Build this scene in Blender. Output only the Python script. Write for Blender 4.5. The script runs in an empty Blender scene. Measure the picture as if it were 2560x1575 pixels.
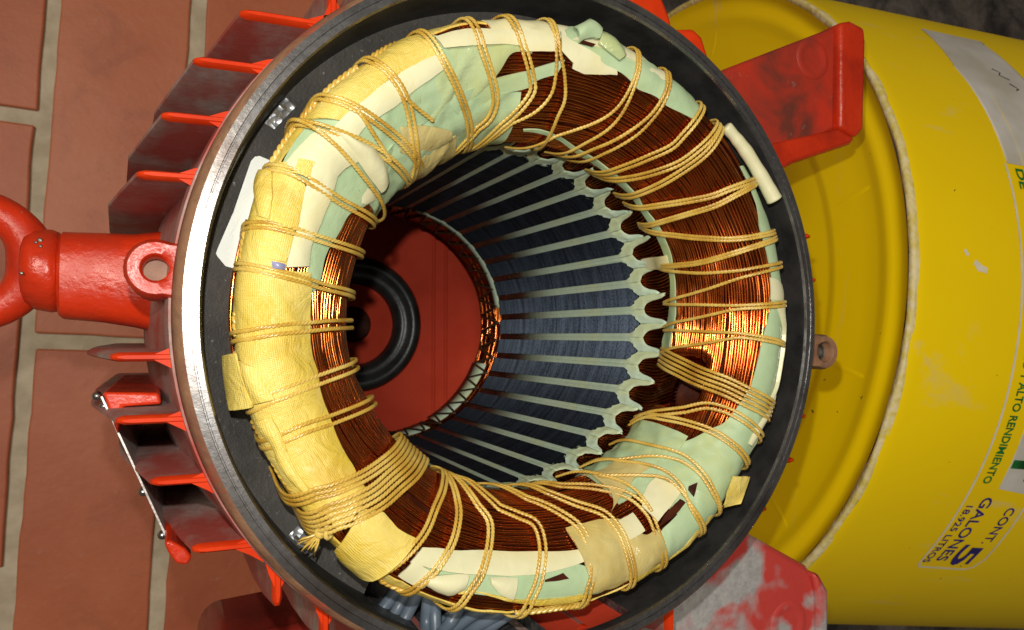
import bpy, math, random
from mathutils import Vector, Matrix, noise

S = 0.001                      # everything below is written in millimetres
scene = bpy.context.scene
C = scene.collection
random.seed(7)

# ------------------------------------------------------------------ camera
CAMP = Vector((-68.7, -4.3, 171.8))
TX, TY = -0.0254, 0.41
RW = Matrix.Rotation(TX, 3, 'X') @ Matrix.Rotation(TY, 3, 'Y')     # world to camera
cam = bpy.data.cameras.new('camera')
cam.lens = 36 * 1967.6 / 2560
cam.sensor_width = 36
cam.sensor_fit = 'HORIZONTAL'
cam.clip_start = 0.005
cam.clip_end = 20
cam.dof.use_dof = True
cam.dof.focus_distance = 0.158
cam.dof.aperture_fstop = 55
camo = bpy.data.objects.new('camera', cam)
C.objects.link(camo)
camo.matrix_world = Matrix.Translation(CAMP * S) @ RW.transposed().to_4x4()
scene.camera = camo

# ------------------------------------------------------------------ light
world = bpy.data.worlds.new('World')
scene.world = world
world.use_nodes = True
bg = world.node_tree.nodes['Background']
bg.inputs[0].default_value = (1.0, 0.93, 0.85, 1)
bg.inputs[1].default_value = 0.055

fl = bpy.data.lights.new('phone_flash', 'POINT')      # the phone's flash, just above its lens
fl.energy = 0.86
fl.color = (1.0, 0.97, 0.90)
fl.shadow_soft_size = 0.0016
flo = bpy.data.objects.new('phone_flash', fl)
C.objects.link(flo)
flo.location = (CAMP + RW.transposed() @ Vector((-4.0, 17.0, 0.0))) * S

rl = bpy.data.lights.new('room_lamp', 'AREA')         # the room's ceiling light
rl.shape = 'DISK'
rl.size = 0.6
rl.energy = 16
rl.color = (1.0, 0.90, 0.76)
rlo = bpy.data.objects.new('room_lamp', rl)
C.objects.link(rlo)
rlo.location = (-0.75, 0.32, 1.68)
rlo.rotation_euler = (Vector((0.0, 0.0, -0.2)) - Vector(rlo.location)).to_track_quat('-Z', 'Y').to_euler()

vs = scene.view_settings
vs.view_transform = 'Standard'
vs.look = 'None'
vs.exposure = 0.15
vs.gamma = 1.0
scene.render.resolution_x = 1024
scene.render.resolution_y = 630
scene.render.engine = 'CYCLES'

# ------------------------------------------------------------------ materials
def newmat(name):
    m = bpy.data.materials.new(name)
    m.use_nodes = True
    nt = m.node_tree
    return m, nt, nt.nodes['Principled BSDF']

def nd(nt, kind, **kw):
    n = nt.nodes.new(kind)
    for k, v in kw.items():
        if k.startswith('i_'):
            n.inputs[k[2:].replace('_', ' ')].default_value = v
        else:
            setattr(n, k, v)
    return n

def ramp(nt, fac, stops):
    r = nt.nodes.new('ShaderNodeValToRGB')
    el = r.color_ramp.elements
    while len(el) < len(stops):
        el.new(0.5)
    for e, (p, c) in zip(el, stops):
        e.position = p
        e.color = (c[0], c[1], c[2], 1) if len(c) == 3 else c
    nt.links.new(fac, r.inputs[0])
    return r.outputs[0]

def noise_tex(nt, scale, detail=4, rough=0.55, coord='Object', dist=0.0):
    tc = nd(nt, 'ShaderNodeTexCoord')
    n = nd(nt, 'ShaderNodeTexNoise')
    n.inputs['Scale'].default_value = scale
    n.inputs['Detail'].default_value = detail
    n.inputs['Roughness'].default_value = rough
    n.inputs['Distortion'].default_value = dist
    nt.links.new(tc.outputs[coord], n.inputs['Vector'])
    return n.outputs['Fac']

def mix(nt, fac, a, b):
    m = nt.nodes.new('ShaderNodeMix')
    m.data_type = 'RGBA'
    for s, v in ((0, fac), (6, a), (7, b)):
        if hasattr(v, 'is_linked') or hasattr(v, 'links'):
            nt.links.new(v, m.inputs[s])
        elif s == 0:
            m.inputs[0].default_value = v
        else:
            m.inputs[s].default_value = (v[0], v[1], v[2], 1)
    return m.outputs[2]

def bump(nt, h, strength, dist, b=None):
    n = nt.nodes.new('ShaderNodeBump')
    n.inputs['Strength'].default_value = strength
    n.inputs['Distance'].default_value = dist
    nt.links.new(h, n.inputs['Height'])
    if b is not None:
        nt.links.new(b, n.inputs['Normal'])
    return n.outputs[0]

def simple(name, c1, c2, rough=0.5, metal=0.0, scale=120, bscale=400, bstr=0.2, bdist=0.0003, spec=0.5, lo=0.35, hi=0.65, coat=0.0, rvar=0.0):
    m, nt, p = newmat(name)
    col = ramp(nt, noise_tex(nt, scale), [(lo, c1), (hi, c2)])
    nt.links.new(col, p.inputs['Base Color'])
    p.inputs['Roughness'].default_value = rough
    p.inputs['Metallic'].default_value = metal
    p.inputs['Specular IOR Level'].default_value = spec
    p.inputs['Coat Weight'].default_value = coat
    p.inputs['Coat Roughness'].default_value = 0.15
    if rvar:
        r = ramp(nt, noise_tex(nt, scale * 2.3), [(0.3, (rough - rvar,) * 3), (0.7, (rough + rvar,) * 3)])
        nt.links.new(r, p.inputs['Roughness'])
    if bstr:
        nt.links.new(bump(nt, noise_tex(nt, bscale), bstr, bdist), p.inputs['Normal'])
    return m

M = {}
ANISO = 0.0
def red_paint():
    m, nt, p = newmat('red_paint')
    col = ramp(nt, noise_tex(nt, 55, 5, 0.6, dist=0.4), [(0.32, (0.36, 0.020, 0.005)), (0.50, (0.52, 0.028, 0.005)), (0.7, (0.60, 0.036, 0.006))])
    ch = ramp(nt, noise_tex(nt, 260, 4, 0.7), [(0.70, (0, 0, 0)), (0.74, (0.8,) * 3)])
    nt.links.new(mix(nt, ch, col, (0.20, 0.15, 0.12)), p.inputs['Base Color'])
    nt.links.new(ramp(nt, noise_tex(nt, 140, 4), [(0.3, (0.24,) * 3), (0.7, (0.45,) * 3)]), p.inputs['Roughness'])
    p.inputs['Specular IOR Level'].default_value = 0.45
    b = bump(nt, noise_tex(nt, 700, 3, 0.6), 0.35, 0.0004)
    nt.links.new(bump(nt, noise_tex(nt, 120, 4, 0.6), 0.3, 0.0012, b), p.inputs['Normal'])
    return m
M['red'] = red_paint()
M['red_fin'] = simple('matt_red_paint', (0.50, 0.028, 0.004), (0.64, 0.044, 0.006), 0.45, 0, 90, 300, 0.2, 0.0004, spec=0.12)
M['red_dark'] = simple('dark_red_primer', (0.54, 0.048, 0.020), (0.62, 0.062, 0.028), 0.65, 0, 60, 500, 0.15, spec=0.1)
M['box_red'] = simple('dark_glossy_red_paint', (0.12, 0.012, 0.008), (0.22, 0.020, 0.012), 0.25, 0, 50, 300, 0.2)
M['grey_dust'] = simple('grey_brown_dust', (0.15, 0.115, 0.10), (0.27, 0.22, 0.195), 0.7, 0, 70, 400, 0.4, 0.0006)
M['grey_cast'] = simple('rough_grey_casting', (0.035, 0.034, 0.034), (0.10, 0.10, 0.10), 0.5, 0.2, 700, 900, 0.8, 0.0006)
M['black_wall'] = simple('black_primer', (0.012, 0.012, 0.012), (0.028, 0.027, 0.026), 0.42, 0, 150, 700, 0.35, 0.0003)
def ledge():
    m, nt, p = newmat('lit_dusty_black_paint')
    n1 = noise_tex(nt, 60, 5, 0.65)
    n2 = noise_tex(nt, 900, 3, 0.7)
    col = ramp(nt, n1, [(0.3, (0.022, 0.020, 0.018)), (0.7, (0.062, 0.056, 0.050))])  # wall's black lightened: light falling on the ledge is in the colour; specks separate
    sp = ramp(nt, n2, [(0.66, (0, 0, 0)), (0.74, (0.8,) * 3)])
    nt.links.new(mix(nt, sp, col, (0.24, 0.23, 0.21)), p.inputs['Base Color'])
    p.inputs['Roughness'].default_value = 0.5
    nt.links.new(bump(nt, n2, 0.4, 0.0003), p.inputs['Normal'])
    return m
M['ledge'] = ledge()
M['rubber'] = simple('black_rubber', (0.012, 0.013, 0.013), (0.03, 0.032, 0.03), 0.35, 0, 120, 500, 0.2)
M['white_label'] = simple('white_sticker', (0.84, 0.88, 0.84), (0.90, 0.92, 0.88), 0.45, 0, 200, 600, 0.05)
M['ink'] = simple('dark_ink', (0.02, 0.02, 0.02), (0.05, 0.05, 0.05), 0.5, 0, 200, 600, 0)
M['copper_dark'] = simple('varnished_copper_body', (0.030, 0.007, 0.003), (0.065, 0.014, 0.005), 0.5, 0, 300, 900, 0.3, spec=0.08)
M['screw'] = simple('dull_steel', (0.16, 0.14, 0.12), (0.30, 0.28, 0.25), 0.42, 0.9, 300, 900, 0.3)
M['rivet'] = simple('steel_rivet', (0.35, 0.33, 0.31), (0.55, 0.53, 0.5), 0.3, 1.0, 300, 900, 0.2)
M['plate_edge'] = simple('aluminium_plate', (0.40, 0.37, 0.35), (0.66, 0.63, 0.60), 0.4, 0.6, 500, 900, 0.3)
M['cable'] = simple('grey_cable', (0.085, 0.115, 0.15), (0.15, 0.185, 0.23), 0.38, 0, 90, 300, 0.1)
M['grey'] = simple('grey_plastic_sleeve', (0.22, 0.22, 0.36), (0.32, 0.32, 0.46), 0.3, 0, 200, 500, 0.1)

def foil():
    m, nt, p = newmat('bare_knurled_metal')
    tc = nd(nt, 'ShaderNodeTexCoord')
    v = nd(nt, 'ShaderNodeTexVoronoi')
    v.inputs['Scale'].default_value = 650
    nt.links.new(tc.outputs['Object'], v.inputs['Vector'])
    nt.links.new(ramp(nt, v.outputs['Distance'], [(0.0, (0.75, 0.77, 0.80)), (0.75, (0.30, 0.31, 0.33))]), p.inputs['Base Color'])
    p.inputs['Metallic'].default_value = 0.75
    p.inputs['Roughness'].default_value = 0.36
    nt.links.new(bump(nt, v.outputs['Distance'], 0.7, 0.0006), p.inputs['Normal'])
    return m
M['foil'] = foil()

def dusty():
    m, nt, p = newmat('dusty_red_paint')
    n1 = noise_tex(nt, 38, 5, 0.6, dist=0.6)
    n2 = noise_tex(nt, 420, 4, 0.7)
    tc = nd(nt, 'ShaderNodeTexCoord')
    mp = nd(nt, 'ShaderNodeMapping')
    mp.inputs['Scale'].default_value = (110, 110, 22)
    nt.links.new(tc.outputs['Object'], mp.inputs['Vector'])
    st = nd(nt, 'ShaderNodeTexNoise')
    st.inputs['Scale'].default_value = 1.0
    st.inputs['Detail'].default_value = 5
    nt.links.new(mp.outputs[0], st.inputs['Vector'])
    ad = nd(nt, 'ShaderNodeMath', operation='ADD')
    nt.links.new(n1, ad.inputs[0])
    nt.links.new(st.outputs['Fac'], ad.inputs[1])
    hf = nd(nt, 'ShaderNodeMath', operation='MULTIPLY')
    hf.inputs[1].default_value = 0.5
    nt.links.new(ad.outputs[0], hf.inputs[0])
    fac = ramp(nt, hf.outputs[0], [(0.42, (0.12,) * 3), (0.60, (1,) * 3)])
    dust = ramp(nt, n2, [(0.3, (0.25, 0.185, 0.16)), (0.7, (0.40, 0.32, 0.285))])
    col = mix(nt, fac, (0.34, 0.030, 0.016), dust)
    nt.links.new(col, p.inputs['Base Color'])
    p.inputs['Roughness'].default_value = 0.62
    nt.links.new(bump(nt, n2, 0.3, 0.0004), p.inputs['Normal'])
    return m
M['dusty'] = dusty()

def worn_red():                                      # foot pads: red rubbed over with pale grey dust
    m, nt, p = newmat('worn_red_paint')
    n1 = noise_tex(nt, 62, 3, 0.5, dist=0.3)
    n2 = noise_tex(nt, 500, 4, 0.7)
    dust = ramp(nt, n2, [(0.3, (0.26, 0.25, 0.25)), (0.7, (0.42, 0.41, 0.40))])
    fac = ramp(nt, n1, [(0.44, (1,) * 3), (0.55, (0.06,) * 3)])
    nt.links.new(mix(nt, fac, (0.50, 0.028, 0.018), dust), p.inputs['Base Color'])
    p.inputs['Roughness'].default_value = 0.5
    nt.links.new(bump(nt, n2, 0.25, 0.0004), p.inputs['Normal'])
    return m
M['worn_red'] = worn_red()

def stained_red():
    m, nt, p = newmat('scuffed_red_paint')
    n1 = noise_tex(nt, 48, 5, 0.6, dist=0.5)
    col = ramp(nt, n1, [(0.34, (0.15, 0.032, 0.020)), (0.46, (0.36, 0.032, 0.016)), (0.62, (0.52, 0.032, 0.012))])
    sc = ramp(nt, noise_tex(nt, 210, 6, 0.75), [(0.62, (0, 0, 0)), (0.72, (0.6,) * 3)])
    nt.links.new(mix(nt, sc, col, (0.30, 0.19, 0.15)), p.inputs['Base Color'])
    p.inputs['Roughness'].default_value = 0.42
    nt.links.new(bump(nt, noise_tex(nt, 350), 0.2, 0.0004), p.inputs['Normal'])
    return m
M['stained_red'] = stained_red()

def rim_metal():
    m, nt, p = newmat('machined_iron')
    n1 = noise_tex(nt, 34, 4, 0.55, dist=0.4)
    n2 = noise_tex(nt, 900, 3, 0.7)
    base = ramp(nt, n2, [(0.3, (0.32, 0.31, 0.31)), (0.7, (0.48, 0.47, 0.46))])
    fac = ramp(nt, n1, [(0.50, (0, 0, 0)), (0.66, (0.75,) * 3)])
    nt.links.new(mix(nt, fac, base, (0.10, 0.072, 0.06)), p.inputs['Base Color'])
    p.inputs['Metallic'].default_value = 0.95
    r = ramp(nt, n1, [(0.35, (0.22,) * 3), (0.7, (0.34,) * 3)])
    nt.links.new(r, p.inputs['Roughness'])
    nt.links.new(bump(nt, n2, 0.12, 0.0003), p.inputs['Normal'])
    return m
M['rim'] = rim_metal()

def rust():
    m, nt, p = newmat('rusty_red_edge')
    n1 = noise_tex(nt, 70, 5, 0.6, dist=0.5)
    n2 = noise_tex(nt, 600, 4, 0.7)
    col = ramp(nt, n1, [(0.30, (0.085, 0.048, 0.034)), (0.48, (0.27, 0.14, 0.075)), (0.60, (0.20, 0.085, 0.05)), (0.74, (0.52, 0.06, 0.03))])
    nt.links.new(col, p.inputs['Base Color'])
    p.inputs['Roughness'].default_value = 0.55
    nt.links.new(bump(nt, n2, 0.5, 0.0004), p.inputs['Normal'])
    return m
M['rust'] = rust()

def copper():
    m, nt, p = newmat('enamelled_copper')
    n = noise_tex(nt, 160, 3, 0.5)
    nt.links.new(ramp(nt, n, [(0.35, (0.50, 0.115, 0.018)), (0.65, (0.74, 0.205, 0.038))]), p.inputs['Base Color'])
    p.inputs['Metallic'].default_value = 1.0
    p.inputs['Roughness'].default_value = 0.19
    p.inputs['Coat Weight'].default_value = 0.25
    p.inputs['Coat Roughness'].default_value = 0.12
    return m
M['copper'] = copper()

def lamination():
    m, nt, p = newmat('blued_steel_lamination')
    tc = nd(nt, 'ShaderNodeTexCoord')
    mp = nd(nt, 'ShaderNodeMapping')
    mp.inputs['Scale'].default_value = (90, 90, 900)
    nt.links.new(tc.outputs['Object'], mp.inputs['Vector'])
    n = nd(nt, 'ShaderNodeTexNoise')
    n.inputs['Scale'].default_value = 1.0
    n.inputs['Detail'].default_value = 3
    nt.links.new(mp.outputs[0], n.inputs['Vector'])
    n2 = noise_tex(nt, 2200, 2, 0.6)
    mx = nd(nt, 'ShaderNodeMath', operation='MULTIPLY')
    nt.links.new(n.outputs['Fac'], mx.inputs[0]); nt.links.new(n2, mx.inputs[1])
    col = ramp(nt, mx.outputs[0], [(0.14, (0.016, 0.021, 0.030)), (0.42, (0.070, 0.090, 0.125))])
    nt.links.new(col, p.inputs['Base Color'])
    p.inputs['Metallic'].default_value = 1.0
    p.inputs['Roughness'].default_value = 0.64
    p.inputs['Anisotropic'].default_value = 0.95
    tg = nd(nt, 'ShaderNodeCombineXYZ')
    tg.inputs[2].default_value = 1.0
    nt.links.new(tg.outputs[0], p.inputs['Tangent'])
    p.inputs['Anisotropic Rotation'].default_value = ANISO
    return m
M['lamination'] = lamination()
M['tooth_end'] = M['lamination']

def paper(name, c1, c2, rough, transl=0.0, bstr=0.25, scale=90, spec=0.4):
    m, nt, p = newmat(name)
    n1 = noise_tex(nt, scale, 4, 0.6)
    st0 = ramp(nt, noise_tex(nt, 45, 5, 0.65, dist=0.7), [(0.52, (0, 0, 0)), (0.72, (0.6,) * 3)])
    nt.links.new(mix(nt, st0, ramp(nt, n1, [(0.3, c1), (0.7, c2)]), (c2[0] * 1.02, c2[1] * 0.86, c2[2] * 0.45)), p.inputs['Base Color'])
    rr_ = ramp(nt, noise_tex(nt, 80, 3, 0.5), [(0.35, (rough - 0.12,) * 3), (0.65, (rough + 0.08,) * 3)])
    nt.links.new(rr_, p.inputs['Roughness'])
    p.inputs['Specular IOR Level'].default_value = spec
    p.inputs['Subsurface Weight'].default_value = 0.0
    p.inputs['Subsurface Radius'].default_value = (0.6, 0.5, 0.3)
    p.inputs['Subsurface Scale'].default_value = 0.0008
    n2 = noise_tex(nt, 260, 5, 0.6, dist=0.8)
    nt.links.new(bump(nt, n2, bstr, 0.0007), p.inputs['Normal'])
    return m
M['green'] = paper('green_insulation_paper', (0.34, 0.47, 0.27), (0.43, 0.55, 0.33), 0.45)
M['green_gloss'] = paper('varnished_green_paper', (0.36, 0.44, 0.20), (0.45, 0.53, 0.30), 0.16, 0.15, 0.5, 70, 0.6)
M['slot_green'] = paper('pale_green_slot_paper', (0.44, 0.57, 0.43), (0.54, 0.66, 0.52), 0.45, 0.1)
M['cream'] = paper('cream_sleeving', (0.62, 0.59, 0.36), (0.70, 0.68, 0.44), 0.42, 0.15, 0.2)
M['varnish'] = paper('varnished_brown_paper', (0.42, 0.32, 0.10), (0.58, 0.50, 0.22), 0.25, 0.1, 0.5, 70, 0.55)

def cloth():
    m, nt, p = newmat('yellow_cloth_tape')
    tc = nd(nt, 'ShaderNodeTexCoord')
    w1 = nd(nt, 'ShaderNodeTexWave', bands_direction='X')
    w2 = nd(nt, 'ShaderNodeTexWave', bands_direction='Y')
    for w in (w1, w2):
        w.inputs['Scale'].default_value = 1.15
        w.inputs['Distortion'].default_value = 1.2
        w.inputs['Detail'].default_value = 1
        w.inputs['Detail Scale'].default_value = 2
        nt.links.new(tc.outputs['UV'], w.inputs['Vector'])
    mm = nd(nt, 'ShaderNodeMath', operation='ADD')
    nt.links.new(w1.outputs['Fac'], mm.inputs[0])
    nt.links.new(w2.outputs['Fac'], mm.inputs[1])
    n1 = noise_tex(nt, 80, 4, 0.6)
    n2 = noise_tex(nt, 500, 4, 0.7)
    col = ramp(nt, n1, [(0.32, (0.62, 0.44, 0.05)), (0.68, (0.77, 0.61, 0.16))])
    col2 = mix(nt, ramp(nt, n2, [(0.55, (0, 0, 0)), (0.8, (0.5,) * 3)]), col, (0.75, 0.64, 0.30))
    st0 = ramp(nt, noise_tex(nt, 50, 5, 0.65, dist=0.7), [(0.52, (0, 0, 0)), (0.72, (0.75,) * 3)])
    nt.links.new(mix(nt, st0, col2, (0.50, 0.29, 0.02)), p.inputs['Base Color'])
    p.inputs['Roughness'].default_value = 0.38
    p.inputs['Specular IOR Level'].default_value = 0.5
    b = bump(nt, mm.outputs[0], 0.30, 0.00018)
    nt.links.new(bump(nt, noise_tex(nt, 170, 5, 0.65, dist=1.0), 0.6, 0.0011, b), p.inputs['Normal'])
    return m
M['yellow'] = cloth()

def cord():
    m, nt, p = newmat('waxed_lacing_cord')
    n = noise_tex(nt, 110, 5, 0.65)
    nt.links.new(ramp(nt, n, [(0.30, (0.38, 0.20, 0.022)), (0.48, (0.56, 0.35, 0.055)), (0.7, (0.72, 0.54, 0.15))]), p.inputs['Base Color'])
    p.inputs['Roughness'].default_value = 0.30
    p.inputs['Specular IOR Level'].default_value = 0.6
    p.inputs['Coat Weight'].default_value = 0.5
    p.inputs['Coat Roughness'].default_value = 0.15
    return m
M['cord'] = cord()
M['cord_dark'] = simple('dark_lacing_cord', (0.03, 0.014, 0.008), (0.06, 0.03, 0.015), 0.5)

def brick_mat():
    m, nt, p = newmat('red_brick')
    oi = nd(nt, 'ShaderNodeObjectInfo')
    n1 = noise_tex(nt, 14, 5, 0.6, coord='Object')
    n2 = noise_tex(nt, 240, 4, 0.7)
    a = nd(nt, 'ShaderNodeMath', operation='MULTIPLY_ADD')
    a.inputs[1].default_value = 0.35
    nt.links.new(oi.outputs['Random'], a.inputs[0])
    sb = nd(nt, 'ShaderNodeMath', operation='SUBTRACT')
    sb.inputs[1].default_value = 0.17
    nt.links.new(n1, sb.inputs[0])
    nt.links.new(sb.outputs[0], a.inputs[2])
    col = ramp(nt, a.outputs[0], [(0.25, (0.40, 0.095, 0.036)), (0.50, (0.49, 0.132, 0.052)), (0.75, (0.54, 0.17, 0.078))])
    sp = ramp(nt, n2, [(0.62, (0, 0, 0)), (0.76, (0.6,) * 3)])
    dk = ramp(nt, noise_tex(nt, 34, 6, 0.7, dist=0.8), [(0.32, (0.25,) * 3), (0.46, (0, 0, 0))])
    col = mix(nt, dk, col, (0.20, 0.06, 0.03))
    nt.links.new(mix(nt, sp, col, (0.48, 0.27, 0.17)), p.inputs['Base Color'])
    p.inputs['Roughness'].default_value = 0.5
    b0 = bump(nt, noise_tex(nt, 30, 4, 0.5), 0.25, 0.002)
    nt.links.new(bump(nt, n2, 0.2, 0.0006, b0), p.inputs['Normal'])
    return m
M['brick'] = brick_mat()
M['mortar'] = simple('grey_mortar', (0.46, 0.39, 0.27), (0.60, 0.52, 0.38), 0.85, 0, 90, 300, 0.5, 0.001)

def concrete():
    m, nt, p = newmat('dirty_concrete')
    n1 = noise_tex(nt, 26, 6, 0.7, dist=0.4)
    n2 = noise_tex(nt, 160, 5, 0.7)
    col = ramp(nt, n1, [(0.36, (0.016, 0.013, 0.012)), (0.5, (0.085, 0.07, 0.06)), (0.68, (0.17, 0.145, 0.125))])
    nt.links.new(col, p.inputs['Base Color'])
    p.inputs['Roughness'].default_value = 0.85
    nt.links.new(bump(nt, n2, 0.6, 0.002), p.inputs['Normal'])
    return m
M['concrete'] = concrete()

def plastic():
    m, nt, p = newmat('yellow_plastic')
    n1 = noise_tex(nt, 9, 4, 0.55)
    col = ramp(nt, n1, [(0.3, (0.88, 0.61, 0.0)), (0.7, (0.96, 0.68, 0.0)) ])
    tc = nd(nt, 'ShaderNodeTexCoord')
    mp = nd(nt, 'ShaderNodeMapping')
    mp.inputs['Scale'].default_value = (30, 30, 220)
    mp.inputs['Rotation'].default_value = (0.5, 0.4, 0.6)
    nt.links.new(tc.outputs['Object'], mp.inputs['Vector'])
    s = nd(nt, 'ShaderNodeTexNoise')
    s.inputs['Scale'].default_value = 1.0
    s.inputs['Detail'].default_value = 6
    s.inputs['Roughness'].default_value = 0.7
    nt.links.new(mp.outputs[0], s.inputs['Vector'])
    n3 = noise_tex(nt, 12, 2, 0.5)
    sc = ramp(nt, s.outputs['Fac'], [(0.60, (0, 0, 0)), (0.72, (0.75,) * 3)])
    gate = ramp(nt, n3, [(0.42, (0, 0, 0)), (0.58, (1,) * 3)])
    g = nd(nt, 'ShaderNodeMix', data_type='RGBA', blend_type='MULTIPLY')
    g.inputs[0].default_value = 1
    nt.links.new(sc, g.inputs[6])
    nt.links.new(gate, g.inputs[7])
    sp = ramp(nt, noise_tex(nt, 330, 2, 0.5), [(0.765, (0, 0, 0)), (0.79, (0.9,) * 3)])
    c2 = mix(nt, g.outputs[2], col, (0.70, 0.56, 0.22))
    nt.links.new(mix(nt, sp, c2, (0.09, 0.05, 0.02)), p.inputs['Base Color'])
    p.inputs['Roughness'].default_value = 0.42
    p.inputs['Specular IOR Level'].default_value = 0.35
    nt.links.new(bump(nt, n1, 0.1, 0.002), p.inputs['Normal'])
    return m
M['plastic'] = plastic()
M['scrape'] = simple('scraped_plastic', (0.62, 0.50, 0.10), (0.74, 0.64, 0.38), 0.6, 0, 260, 400, 0.8, 0.0008)
M['print_white'] = simple('pale_print', (0.66, 0.60, 0.42), (0.76, 0.70, 0.55), 0.45, 0, 200, 500, 0)
M['paper_white'] = simple('dirty_white_label', (0.50, 0.47, 0.40), (0.66, 0.64, 0.60), 0.5, 0, 40, 500, 0.05)
M['print_green'] = simple('green_print', (0.004, 0.14, 0.02), (0.012, 0.20, 0.03), 0.45, 0, 200, 500, 0)
M['print_blue'] = simple('blue_print', (0.016, 0.012, 0.13), (0.03, 0.02, 0.20), 0.45, 0, 200, 500, 0)

# ------------------------------------------------------------------ mesh helpers (millimetres)
class MB:
    def __init__(s):
        s.v = []; s.f = []; s.uv = None; s.mi = []
    def add(s, verts, faces, mi=0):
        o = len(s.v)
        s.v += [tuple(p) for p in verts]
        s.f += [tuple(i + o for i in f) for f in faces]
        s.mi += [mi] * len(faces)
    def tube(s, pts, rad, sides=6, cap=True, closed=False, mi=0):
        pts = [Vector(p) for p in pts]
        n = len(pts)
        rings = []
        up = None
        for i in range(n):
            if closed:
                t = pts[(i + 1) % n] - pts[i - 1]
            else:
                t = pts[min(i + 1, n - 1)] - pts[max(i - 1, 0)]
            t.normalize()
            if up is None:
                up = t.orthogonal()
            a = (up - t * up.dot(t))
            if a.length < 1e-6:
                a = t.orthogonal()
            a.normalize(); up = a
            b = t.cross(a)
            r = rad[i] if hasattr(rad, '__len__') else rad
            rings.append([pts[i] + (a * math.cos(2 * math.pi * k / sides) + b * math.sin(2 * math.pi * k / sides)) * r for k in range(sides)])
        V = [p for rg in rings for p in rg]
        F = []
        for i in range(n if closed else n - 1):
            j = (i + 1) % n
            for k in range(sides):
                l = (k + 1) % sides
                F.append((i * sides + k, i * sides + l, j * sides + l, j * sides + k))
        if cap and not closed:
            F.append(tuple(range(sides))[::-1])
            F.append(tuple((n - 1) * sides + k for k in range(sides)))
        s.add(V, F, mi)
    def lathe(s, prof, seg=180, a0=0, a1=360, closedprof=False, mi=0):
        full = abs(a1 - a0 - 360) < 1e-6
        m = len(prof)
        cnt = seg if full else seg + 1
        V = []
        for i in range(cnt):
            t = math.radians(a0 + (a1 - a0) * i / seg)
            for r, z in prof:
                V.append((r * math.cos(t), r * math.sin(t), z))
        F = []
        for i in range(seg):
            j = (i + 1) % cnt
            for k in range(m if closedprof else m - 1):
                l = (k + 1) % m
                F.append((i * m + k, j * m + k, j * m + l, i * m + l))
        s.add(V, F, mi)
    def prism(s, poly, z0, z1, mi=0, side_mi=None):
        n = len(poly)
        area = sum(poly[i][0] * poly[(i + 1) % n][1] - poly[(i + 1) % n][0] * poly[i][1] for i in range(n))
        if area < 0:
            poly = poly[::-1]
        V = [(x, y, z0) for x, y in poly] + [(x, y, z1) for x, y in poly]
        o = len(s.v)
        s.add(V, [tuple(range(n))[::-1], tuple(range(n, 2 * n))], mi)
        s.f += [(o + i, o + (i + 1) % n, o + n + (i + 1) % n, o + n + i) for i in range(n)]
        s.mi += [mi if side_mi is None else side_mi] * n
    def box(s, x0, x1, y0, y1, z0, z1, mi=0):
        s.prism([(x0, y0), (x1, y0), (x1, y1), (x0, y1)], z0, z1, mi)
    def ball(s, c, r, n=10, m=6, mi=0, sq=(1, 1, 1)):
        V = []
        for i in range(m + 1):
            a = math.pi * i / m
            for k in range(n):
                b = 2 * math.pi * k / n
                V.append((c[0] + r * sq[0] * math.sin(a) * math.cos(b), c[1] + r * sq[1] * math.sin(a) * math.sin(b), c[2] + r * sq[2] * math.cos(a)))
        F = [(i * n + k, (i + 1) * n + k, (i + 1) * n + (k + 1) % n, i * n + (k + 1) % n) for i in range(m) for k in range(n)]
        s.add(V, F, mi)
    def mesh(s, name, mats, smooth=True):
        me = bpy.data.meshes.new(name)
        me.from_pydata([(x * S, y * S, z * S) for x, y, z in s.v], [], s.f)
        for m in (mats if isinstance(mats, (list, tuple)) else [mats]):
            me.materials.append(M[m])
        me.polygons.foreach_set('material_index', s.mi)
        me.polygons.foreach_set('use_smooth', [smooth] * len(s.f))
        if s.uv:
            uvl = me.uv_layers.new(name='UVMap')
            for lp in me.loops:
                uvl.data[lp.index].uv = s.uv[lp.vertex_index]
        me.update()
        return me
    def build(s, name, mats, parent=None, smooth=True, sharp=None, bev=0, thick=0):
        o = bpy.data.objects.new(name, s.mesh(name, mats, smooth))
        C.objects.link(o)
        if parent:
            o.parent = parent
        if sharp is not None:
            o.data.set_sharp_from_angle(angle=math.radians(sharp))
        if thick:
            md = o.modifiers.new('thickness', 'SOLIDIFY')
            md.thickness = thick * S
            md.offset = -1
        if bev:
            md = o.modifiers.new('bevel', 'BEVEL')
            md.width = bev * S
            md.segments = 3
            md.limit_method = 'ANGLE'
            md.angle_limit = math.radians(35)
        return o

def empty(name, loc=(0, 0, 0)):
    o = bpy.data.objects.new(name, None)
    o.empty_display_size = 0.02
    C.objects.link(o)
    o.location = loc
    return o

def catmull(P, n):
    P = [Vector(p) for p in P]
    out = []
    for i in range(len(P) - 1):
        a = P[max(i - 1, 0)]; b = P[i]; c = P[i + 1]; d = P[min(i + 2, len(P) - 1)]
        for k in range(n):
            t = k / n
            out.append(0.5 * ((2 * b) + (c - a) * t + (2 * a - 5 * b + 4 * c - d) * t * t + (-a + 3 * b - 3 * c + d) * t ** 3))
    out.append(P[-1])
    return out

def N(x, y=0.0, z=0.0):
    return noise.noise(Vector((x, y, z)))

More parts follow.
